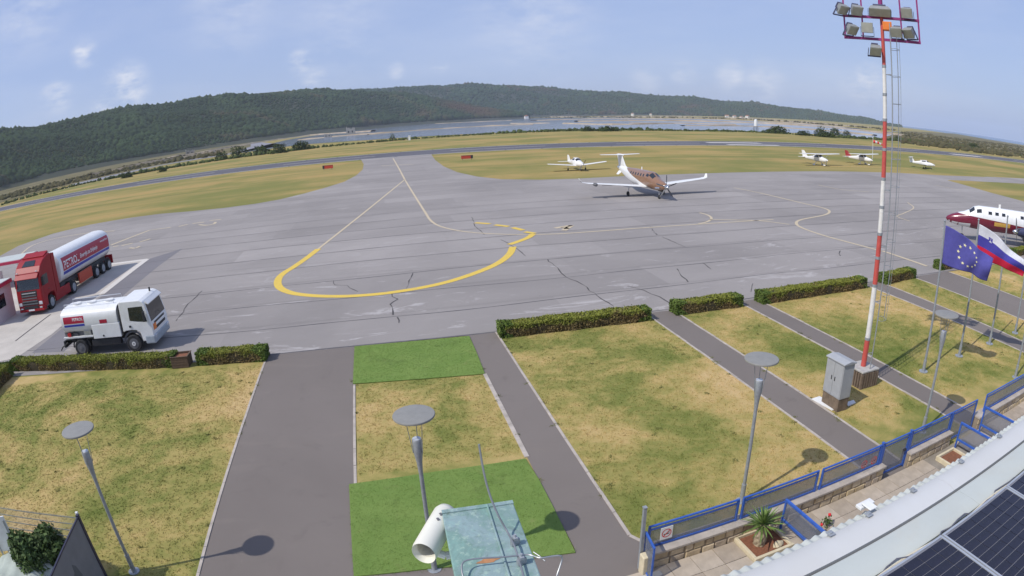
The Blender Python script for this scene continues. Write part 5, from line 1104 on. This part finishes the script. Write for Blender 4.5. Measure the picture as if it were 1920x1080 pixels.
def prop(parent, x, y, z, r, nb, sp_r, sp_l, a0=.5, m=None):
    n = 16; p = MB().loft([[(x+a*sp_l, y+b*sp_r*math.cos(2*PI*i/n), z+b*sp_r*math.sin(2*PI*i/n)) for i in range(n)] for a, b in ((-.25, .95), (0, 1), (.4, .85), (.75, .5), (1, .05))]).obj('propeller', m or chrome, parent, smooth=True, angle=60)
    for k in range(nb):
        a = a0+2*PI*k/nb; d = Vector((0, math.cos(a), math.sin(a))); e = Vector((0, -math.sin(a), math.cos(a))); c0 = Vector((x, y, z)); mb = MB(); rr = []
        for q, w in ((.1, .04), (.3, .075), (.6, .085), (.85, .07), (1, .03)):
            tw = .9-.6*q; f = (e*math.cos(tw)+Vector((math.sin(tw), 0, 0))); g = f.cross(d).normalized(); p0 = c0+d*(r*q); rr.append([p0+f*w*r*.8, p0+g*.012, p0-f*w*r*.8, p0-g*.012])
        mb.loft(rr).obj('blade', grey_pl, p)
def gear(parent, x, y, r, ztop, w=.14, fair=None, xt=None, yt=None):
    s = MB().cyl((x, y, r), (x if xt is None else xt, y if yt is None else yt, ztop), .05, .06, n=8).bb((x-.06, y-.05, r-.04), (x+.06, y+.05, r+.06)).obj('landing_gear', steel_lt, parent)
    n = 18; MB().loft([[(x+r*q*math.cos(2*PI*i/n), y+p*w, r+r*q*math.sin(2*PI*i/n)) for i in range(n)] for p, q in ((-.5, .6), (-.5, .85), (-.25, 1), (.25, 1), (.5, .85), (.5, .6))]).obj('wheel', tyre, s, smooth=True)
    if fair: MB().loft([[(x+a*r*1.9, y+b*w*.9*math.cos(2*PI*i/10), r*1.05+b*r*.85*math.sin(2*PI*i/10)) for i in range(10)] for a, b in ((1, .1), (.8, .7), (.3, 1), (-.4, .9), (-1.2, .1))]).obj('wheel_fairing', fair, s, smooth=True)
def livery(name, base, other, kx, k0, soft=.03, extra=None):     # colour below the line z = k0 + kx * x
    m, t = newmat(name, .3, coat=.4); x = t.sep(t.coord('Object')); zb = t.math('ADD', t.math('MULTIPLY', x[0], kx), k0)
    f = t.step(t.math('SUBTRACT', x[2], zb), -soft, soft); t.col(t.mix(f, other, t.ramp(t.noise(5, 4, t.coord('Object')), [(.3, tuple(k*.93 for k in base)), (.7, tuple(min(1, k*1.05) for k in base))]))); return m
# single-engine turboprop with T-tail
T = thing('turboprop_aircraft', 'bronze and white single-engine T-tail turboprop standing on the apron', 'aircraft', Vector((15.88, 68.94, 0)), rad(-78))
bronze = (.25, .135, .075); lv = livery('bronze_livery', bronze, (.78, .78, .77), -.235, 1.62)
fu = Fus([(5.25, 1.52, .12, .12), (5.1, 1.52, .26, .28), (4.7, 1.53, .36, .42), (4.0, 1.56, .48, .56), (3.2, 1.63, .62, .70), (2.7, 1.72, .71, .80), (2.2, 1.84, .78, .92), (1.6, 1.90, .82, .98), (.5, 1.9, .83, .98), (-1.8, 1.9, .83, .98), (-3, 1.95, .78, .92), (-4.5, 2.08, .62, .74), (-6, 2.28, .42, .52), (-7.4, 2.48, .22, .32), (-8.5, 2.6, .07, .12)])
fu.body('fuselage', lv, T)
for a, b in ((97, 138), (42, 83)): fu.patch('windscreen', 2.15, 2.95, a, b, glass_dark, T)
for s in (0, 1):
    fu.patch('cockpit_window', 1.55, 2.08, *((28, 50) if s == 0 else (130, 152)), glass_dark, T)
    for k in range(6): x = .9-k*.72; fu.patch('cabin_window', x-.15, x+.15, *((20, 40) if s == 0 else (140, 160)), glass_dark, T)
wing_pair([(1.5, .0, 1.12, 2.25, .17), (1.4, .85, 1.15, 2.15, .16), (.75, 7.3, 1.72, 1.15, .08), (.5, 7.95, 1.85, .75, .05), (.1, 8.15, 2.25, .4, .03)], white_paint, T)
pod = MB().loft([[(1.05+a, -6.6+b*.2*math.cos(2*PI*i/12), 1.62+b*.2*math.sin(2*PI*i/12)) for i in range(12)] for a, b in ((.35, .4), (.25, .9), (0, 1), (-.5, .8), (-1, .1))]).obj('radar_pod', grey_pl, T, smooth=True)
for s in (1, -1): MB().bb((-.65, s*1.2 if s > 0 else -5.2, 1.22), (-.62, 5.2 if s > 0 else -1.2, 1.26)).obj('flap_gap', grey_pl, T)
surf('fin', [(-4.6, 0, 2.5, 3.7, .10), (-5.9, 0, 2.95, 2.3, .12), (-7.0, 0, 4.2, 1.6, .09)], white_paint, T, True); MB().loft([[(-6.75+a, b*.13*math.cos(2*PI*i/12), 4.22+b*.12*math.sin(2*PI*i/12)) for i in range(12)] for a, b in ((.35, .1), (.1, .7), (-.5, 1), (-1.4, .8), (-2.1, .1))]).obj('tail_fairing', white_paint, T, smooth=True)
wing_pair([(-6.9, .05, 4.22, 1.35, .07), (-7.4, 2.6, 4.26, .8, .04)], white_paint, T, 'tailplane'); MB().bb((-1.2, -.01, 2.85), (-.95, .01, 3.2)).obj('antenna', white_paint, T)
for s in (1, -1): MB().tube([(4.5, s*.42, 1.35), (4.2, s*.56, 1.33), (3.85, s*.6, 1.3)], [.1, .11, .12], 8).obj('exhaust', chrome, T, smooth=True); gear(T, 0, s*2.26, .27, 1.2, .2, None, None, s*2.1); surf('ventral_fin', [(-6.6, s*.15, 2.2, 1.2, .03), (-7.1, s*.5, 1.75, .7, .02)], white_paint, T)
gear(T, 3.5, 0, .22, 1.1, .16); prop(T, 5.3, 0, 1.52, 1.33, 5, .24, .5, .3); MB().cyl((3.4, .0, 1.02), (4.4, 0, 1.0), .16, n=10).obj('air_intake', black_pl, T)
# twin in dark red and white on the right
mar = (.17, .012, .035); T = thing('twin_aircraft', 'white and dark red twin-engine aircraft at the right picture edge behind the flags', 'aircraft', G(1868, 457)+Vector((-.857, .515, 0))*.9, rad(149)); T.scale = (1.12, 1.12, 1.08)
lv2 = livery('maroon_livery', (.80, .80, .79), mar, .06, 2.0, .02)
fu = Fus([(4.15, 1.62, .05, .05), (4.05, 1.62, .18, .18), (3.7, 1.64, .36, .36), (3.1, 1.68, .52, .52), (2.5, 1.74, .62, .62), (2.05, 1.82, .70, .74), (1.7, 1.93, .76, .90), (1.2, 1.98, .8, .98), (0, 1.98, .82, 1.0), (-5, 1.98, .82, 1.0), (-7, 2.05, .74, .9), (-9, 2.3, .45, .6), (-11, 2.6, .15, .25)])
fu.body('fuselage', lv2, T)
fu.patch('chin_stripe', 2.0, 3.95, 205, 245, white_paint, T, .006); fu.patch('chin_stripe', 2.0, 3.95, -65, -25, white_paint, T, .006)
for a, b in ((96, 135), (45, 84)): fu.patch('windscreen', 1.68, 2.12, a, b, glass_dark, T)
for t0 in (28, 130): fu.patch('cockpit_window', 1.05, 1.5, t0, t0+22, glass_dark, T)
for t0 in (24, 139):
    for x in (.25, -.4, -1.05, -2.9, -3.6): fu.patch('cabin_window', x-.17, x+.17, t0, t0+17, glass_dark, T)
fu.patch('gold_plate', -1.75, -.2, -22, -4, brass, T, .008); fu.patch('gold_plate', -1.75, -.2, 184, 202, brass, T, .008)
wing_pair([(-4.0, .0, 1.25, 2.4, .2), (-4.0, .8, 1.3, 2.4, .2), (-4.6, 7.6, 1.75, 1.1, .09)], white_paint, T)
for s in (1, -1):
    MB().loft([[(x, s*2.6+q*.38*math.cos(2*PI*i/16), 1.62+q*.42*math.sin(2*PI*i/16)) for i in range(16)] for x, q in ((-1.9, .4), (-2.0, .75), (-2.8, 1), (-4.5, .95), (-6.6, .3))]).obj('nacelle', mat('nacelle_navy', (.04, .045, .11), .4), T, smooth=True)
    prop(T, -1.85, s*2.6, 1.62, 1.15, 4, .2, .4, .4); gear(T, -4.6, s*2.6, .32, 1.4, .22)
gear(T, 2.6, 0, .25, 1.3, .18); surf('fin', [(-7.6, 0, 2.7, 3.2, .12), (-10, 0, 5.0, 1.5, .08)], lv2, T, True); wing_pair([(-8.8, .1, 2.5, 1.5, .08), (-9.4, 2.6, 2.6, .9, .05)], white_paint, T, 'tailplane'); MB().bb((-.9, -.01, 2.95), (-.7, .01, 3.3)).obj('antenna', white_paint, T)
# light aircraft parked on the grass
cream_w = mat('aircraft_white', (.76, .75, .73), .4, var=.05)
def light_low(loc, hdg, label, scale=1., ttail=False, winglet=False):
    T = thing('light_aircraft', label, 'aircraft', loc, hdg, 'light aircraft parked on the grass'); T.scale = (scale,)*3
    fu = Fus([(2.35, 1.12, .08, .08), (2.25, 1.12, .3, .26), (1.7, 1.14, .46, .4), (.9, 1.18, .55, .5), (.45, 1.32, .57, .62), (.0, 1.42, .58, .72), (-1.1, 1.40, .55, .68), (-2.0, 1.28, .4, .48), (-3.6, 1.2, .2, .26), (-4.7, 1.2, .08, .14)]); fu.body('fuselage', cream_w, T)
    fu.patch('windscreen', .18, .75, 40, 140, glass_dark, T)
    for t0 in (22, 126): fu.patch('side_window', -1.2, -.0, t0, t0+32, glass_dark, T)
    wg = [(.75, 0, .82, 1.7, .13), (.7, .5, .85, 1.65, .13), (.45, 5.1, 1.28, 1.15, .08)]
    if winglet: wg = [(.5, 0, .85, 1.3, .12), (.45, .5, .88, 1.25, .12), (.2, 7.6, 1.45, .7, .06), (.0, 7.95, 1.6, .5, .04), (-.3, 8.1, 2.3, .3, .03)]
    wing_pair(wg, cream_w, T)
    surf('fin', [(-3.2, 0, 1.3, 1.6, .08), (-4.1, 0, 2.35 if not ttail else 2.5, .8, .05)], cream_w, T, True); wing_pair([(-3.9 if not ttail else -4.05, .05, 1.25 if not ttail else 2.5, .9, .05), (-4.05 if not ttail else -4.15, 1.9, 1.28 if not ttail else 2.5, .7, .03)], cream_w, T, 'tailplane')
    for s in (1, -1): gear(T, -.35, s*1.55, .2, .9, .14)
    gear(T, 1.55, 0, .18, .9, .12); prop(T, 2.4, 0, 1.12, .95, 2, .15, .3, .9, cream_w); MB().bb((-1.6, -.01, 1.9), (-1.5, .01, 2.15)).obj('antenna', cream_w, T); return T
def light_high(loc, hdg, label, tail):
    T = thing('light_aircraft', label, 'aircraft', loc, hdg, 'light aircraft parked on the grass')
    fu = Fus([(2.1, 1.2, .08, .08), (2.0, 1.2, .3, .28), (1.4, 1.2, .48, .42), (.7, 1.25, .54, .52), (.25, 1.45, .56, .72), (-.4, 1.5, .56, .76), (-1.3, 1.45, .5, .66), (-2.2, 1.35, .34, .45), (-4, 1.3, .18, .25), (-5.4, 1.3, .07, .12)]); fu.body('fuselage', cream_w, T)
    fu.patch('windscreen', .15, .62, 35, 145, glass_dark, T)
    for t0 in (12, 133): fu.patch('side_window', -1.25, .05, t0, t0+35, glass_dark, T)
    wing_pair([(.55, 0, 2.28, 1.63, .14), (.55, 2.6, 2.33, 1.63, .14), (.45, 5.5, 2.42, 1.1, .08)], cream_w, T)
    for s in (1, -1): MB().cyl((.1, s*.52, .95), (.05, s*2.6, 2.28), .035, n=6).obj('wing_strut', cream_w, T); gear(T, -.45, s*1.25, .2, .95, .14, cream_w, None, s*.45)
    gear(T, 1.35, 0, .18, 1.0, .12, cream_w); surf('fin', [(-3.6, 0, 1.4, 1.75, .08), (-4.9, 0, 2.72, .8, .05)], tail, T, True); wing_pair([(-4.3, .05, 1.4, 1.0, .05), (-4.5, 1.7, 1.42, .7, .03)], cream_w, T, 'tailplane'); prop(T, 2.15, 0, 1.2, .95, 2, .16, .3, 1.2, cream_w); return T
light_low(G(1083, 319.5), rad(-76), 'white low-wing light aircraft on the grass behind the bronze turboprop')
light_high(G(1537, 310.5), rad(-75), 'white high-wing light aircraft with a white fin, left of the windsock', cream_w)
light_high(G(1620, 309), rad(-68), 'white high-wing light aircraft with a dark red fin below the windsock', mat('fin_red', (.30, .03, .03), .5))
light_low(G(1736, 316), rad(-50), 'white low-wing light aircraft with a T-tail, farthest right on the grass', .9, True, False)

# ------------------------------------------------------------------ airfield furniture and far things
def runway_sign(q, wid, label):
    o = thing('runway_sign', label, 'sign', G(*q), RPH, 'red signs beside the taxiway'); MB().bb((-wid/2, -.12, .3), (wid/2, .12, 1.0)).obj('panel', mat('sign_panel_red', (.50, .055, .03), .5), o, bevel=.02); MB().bb((-wid/2-.05, -.14, 1.002), (wid/2+.05, .14, 1.05)).obj('top_trim', black_pl, o)
    for x in (-wid*.38, wid*.38): MB().bb((x-.05, -.05, 0), (x+.05, .05, .298)).obj('leg', grey_pl, o)
    MB().bb((wid/2-.5 if q[0] > 700 else -wid/2, -.128, .34), (wid/2 if q[0] > 700 else -wid/2+.45, -.1205, .98)).obj('black_field', black_pl, o)
runway_sign((615, 318.5), 2.4, 'red runway sign on the grass left of the taxiway'); runway_sign((876, 300), 2.6, 'red runway sign on the grass right of the taxiway')
wsb = G(1636, 298); o = thing('windsock', 'red and white windsock on a slim pole beside the mast', 'windsock', wsb, rad(-33)); hgt = 6.6
MB().cyl((0, 0, 0), (0, 0, hgt), .07, .05, n=8).obj('pole', white_worn, o)
for k in range(5):
    r0, r1 = .42-.05*k, .42-.05*(k+1); x0, x1 = .1+.55*k, .1+.55*(k+1); z0, z1 = 4.5-.05*k*k*.6, 4.5-.05*(k+1)**2*.6; n = 14
    MB().loft([[(x, r*math.cos(2*PI*i/n), z+r*math.sin(2*PI*i/n)) for i in range(n)] for x, r, z in ((x0, r0, z0), (x1-.005, r1, z1))], caps=False).obj('sock_ring', mat('sock_red', (.62, .04, .03), .7) if k % 2 == 0 else fl_white, o, smooth=True)
def tower(q):
    o = thing('lookout_tower', 'small white capsule tower on legs beyond the runway', 'tower', G(*q))
    for x in (-1, 1):
        for y in (-1, 1): MB().cyl((x*1.1, y*1.1, 0), (x*.8, y*.8, 2.9), .16, n=6).obj('leg', grey_pl, o)
    MB().bb((-1.3, -1.3, 2.9), (1.3, 1.3, 3.1)).obj('platform', concrete, o); MB().loft([[(r*math.cos(2*PI*i/14), r*math.sin(2*PI*i/14), z) for i in range(14)] for z, r in ((3.1, 1.), (6.2, 1.), (6.8, .8), (7.1, .2))]).obj('capsule', white_paint, o, smooth=True)
tower((1417, 246.5))
o = thing('marker_hut', 'white marker post beside the shrubs beyond the taxiway', 'marker', G(768, 263)); MB().bb((-.5, -.4, 0), (.5, .4, 2.2)).obj('body', white_paint, o, bevel=.05); MB().bb((-.6, -.5, 2.202), (.6, .5, 2.35)).obj('cap', white_worn, o); MB().cyl((-1.2, 0, 0), (-1.2, 0, 1.6), .06, n=6).obj('stub_post', white_worn, o)
rm_ = mat('ruin_stone', (.33, .31, .27), .95, var=.2, scale=.8, bump=.5)
def ruin(q, dist, w, d, h, label, rz=.2):
    p = D(*q, dist); p.z = 0; o = thing('ruined_house', label, 'ruin', p, rz, 'ruined stone houses on the salt pans')
    mb = MB(); mb.prism([(-w/2, 0), (w/2, 0), (w/2, h*.8), (w*.3, h), (w*.1, h*.78), (-w*.2, h*.95), (-w/2, h*.9)], -d/2, -d/2+.5); mb.obj('front_wall', rm_, o); MB().prism([(-d/2+.52, 0), (d/2-.52, 0), (d/2-.52, h*.8), (0, h*1.1), (-d/2+.52, h*.85)], -w/2, -w/2+.5, 'x').obj('gable_wall', rm_, o)
    MB().prism([(-d/2+.52, 0), (d/2-.52, 0), (d/2-.52, h*.7), (0, h*.9), (-d/2+.52, h*.8)], w/2-.5, w/2, 'x').obj('gable_wall', rm_, o); MB().bb((-w/2, d/2-.5, 0), (w/2, d/2, h*.7)).obj('rear_wall', rm_, o)
    for x in (-w*.25, w*.2): MB().bb((x-.6, -d/2-.03, h*.3), (x+.6, -d/2-.003, h*.55)).obj('dark_window_panel', black_pl, o)  # black panels on the solid wall paint in the dark of empty windows
ruin((658, 251), 640, 9, 6, 8, 'pale roofless stone house standing in the lagoon'); ruin((615, 255), 610, 7, 5, 4, 'low broken stone walls left of the roofless house'); ruin((357, 290), 620, 9, 6, 4.5, 'low ruin on the bank at the foot of the left hill', .5)
hw_ = mat('far_house_white', (.72, .70, .66), .9, var=.05); hr_ = mat('far_roof_tile', (.35, .16, .09), .9)
for i, (x, y, d_, w, lab) in enumerate(((1363, 220.5, 1700, 10, 'leftmost of the tiny white houses at the foot of the far hill'), (1377, 220.5, 1720, 9, 'second tiny white house at the foot of the far hill'), (1390, 222.5, 1500, 8, 'third tiny white house at the foot of the far hill, lower than its neighbours'), (1401, 222, 1600, 12, 'rightmost and widest of the tiny white houses at the foot of the far hill'), (1186, 216.5, 1900, 12, 'lone tiny white house below the middle of the far hill'), (1220, 216, 1950, 9, 'tiny white house right of the lone house below the far hill'), (987, 222.5, 1500, 12, 'tiny pale house on the lagoon shore below the red-brown slope'))):
    p = D(x, y, d_); p.z = min(p.z, 3) if p.z > 0 else 0; o = thing('far_house', lab, 'house', p, .3*i, 'far white houses across the lagoon'); h = w*.5
    MB().bb((-w/2, -w*.35, -1), (w/2, w*.35, h)).obj('wall', hw_, o); MB().prism([(-w*.38, h), (w*.38, h), (0, h*1.45)], -w*.54, w*.54, 'x').obj('roof', hr_, o)
    for xx in (-w*.25, w*.1): MB().bb((xx, -w*.35-.05, h*.3), (xx+w*.12, -w*.35-.01, h*.6)).obj('window', glass_dark, o)

# shrubs beyond the runway
m_shrub = forest_mat('shrub_leaves', (.035, .052, .018), (.08, .10, .034), (.13, .11, .05))
belt = [(-30,394),(0,386),(60,369),(160,345),(240,330),(330,314),(420,300),(520,287),(620,275),(700,267.5),(760,262.5),(830,257.5),(960,250),(1050,246.5),(1130,244.5),(1250,245.5),(1360,247),(1440,249.5),(1560,258),(1660,263.5),(1760,270),(1850,281),(1930,296)]
rng = np.random.RandomState(3); bl = [G(x, y) for x, y in belt]; pos = []
for i in range(len(bl)-1):
    L = (bl[i+1]-bl[i]).length; k = int(L*3.0)
    for _ in range(k):
        q = bl[i].lerp(bl[i+1], rng.rand()); away = q.normalized()*abs(rng.randn())*6; pos.append((q.x+away.x, q.y+away.y, 0))
pos = np.array(pos); n = len(pos); dens = .55+.45*np.sin(pos[:, 0]*.035)+.3*np.sin(pos[:, 0]*.11+1); rx = (.4+rng.rand(n)*.75)*(.6+.5*np.clip(dens, 0, 1.2)); rz = rx*(.7+rng.rand(n)*.5); pos[:, 2] = rz*.4
V, Fc = crowns(pos, rx, rz, .35); o = link('shrub_belt', raw_mesh('shrub_belt', V, Fc, m_shrub)); tag(o, 'low green shrubs growing along the bank beyond the runway', 'shrubs', kind='stuff')
sc = []
for _ in range(900):
    x = rng.uniform(1690, 1925); yh = 246+max(0, x-1700)*.125; y = yh+2+rng.rand()**1.5*22; q = G(x, y); 
    if q.length < 3000: sc.append((q.x, q.y, .3))
for _ in range(700):
    x = rng.uniform(-30, 420); y = np.interp(x, [-40, 60, 180, 300, 420], [379, 353, 325, 299, 282])+rng.rand()*9; q = G(x, y)
    if q.length < 1500: sc.append((q.x, q.y, .3))
for _ in range(600):
    x = rng.uniform(900, 1680); y = float(np.interp(x, [900, 1000, 1100, 1270, 1400, 1550, 1680], [224.5, 220.8, 219.8, 220.5, 223.3, 233.5, 244.5]))+rng.randn()*.5; q = G(x, y)
    if q.length < 2500: sc.append((q.x, q.y, 1.))
sc = np.array(sc); n = len(sc); rx = .6+rng.rand(n)*1.6; V, Fc = crowns(sc, rx, rx*.75, .35); m_scr = forest_mat('scrub_leaves', (.05, .05, .022), (.115, .10, .05), (.19, .145, .085)); o = link('scrub', raw_mesh('scrub', V, Fc, m_scr)); tag(o, 'scattered scrub on the flats beyond the runway', 'scrub', kind='stuff')
m_bush = forest_mat('bush_leaves', (.028, .045, .014), (.06, .082, .026), (.09, .08, .035))
for x, y, w, h, lab in ((415, 300, 30, 16, 'ragged bush at the left end of the shrub bank near the white ruin'), (447, 295, 34, 24, 'tall light green bush on the bank left of the taxiway'), (492, 289, 40, 16, 'broad low bush on the bank left of the taxiway'), (525, 287, 32, 20, 'dense dark bush, middle of the bank left of the taxiway'), (565, 281, 40, 22, 'rounded bush on the bank right of the dense dark one'), (736, 264, 14, 15, 'single small tree above the shrubs at the end of the taxiway'),
                        (1104, 246, 24, 10, 'low dark bush beyond the bronze turboprop tail'), (1140, 246, 40, 9, 'wide low bush right of the one beyond the turboprop tail'), (1455, 250, 44, 13, 'dark bush just right of the small white tower'), (1505, 254, 26, 9, 'flat bush between the tower and the tree clump'), (1540, 251, 26, 13, 'left tree of the small clump above the runway'), (1566, 253, 24, 14, 'tree in the middle of the small clump above the runway'), (1588, 255, 18, 11, 'right tree of the small clump above the runway'),
                        (1548, 257, 40, 8, 'low dark bush below the small tree clump'), (1682, 262, 14, 9, 'dark bush just right of the mast beyond the runway'), (1825, 277, 24, 8, 'dark bush on the scrub near the right picture edge'), (238, 333, 26, 10, 'dark bush on the bank below the left hill'), (305, 322, 20, 9, 'small bush on the bank right of the dark one')):
    q = G(x, y); dd = q.length/1146; bush('bush' if h < 13 else 'small_tree', q, w*dd/2, w*dd/2, h*dd*.95, 900, .042*w*dd, m_bush, lab, 'bush' if h < 13 else 'tree', 'bushes and trees beyond the runway')

# ------------------------------------------------------------------ haze
mh = bpy.data.materials.new('haze_air'); mh.use_nodes = True; nh = mh.node_tree; nh.nodes.clear(); ov = nh.nodes.new('ShaderNodeOutputMaterial'); pv = nh.nodes.new('ShaderNodeVolumePrincipled')
pv.inputs['Color'].default_value = (.80, .88, 1.0, 1); pv.inputs['Density'].default_value = HAZE; pv.inputs['Anisotropy'].default_value = .1; nh.links.new(pv.outputs[0], ov.inputs['Volume'])
hz = MB().bb((-7800, -7800, -2.2), (7800, 7800, 190)).obj('haze', mh); tag(hz, 'thin pale haze over the whole airfield', 'haze', kind='stuff')
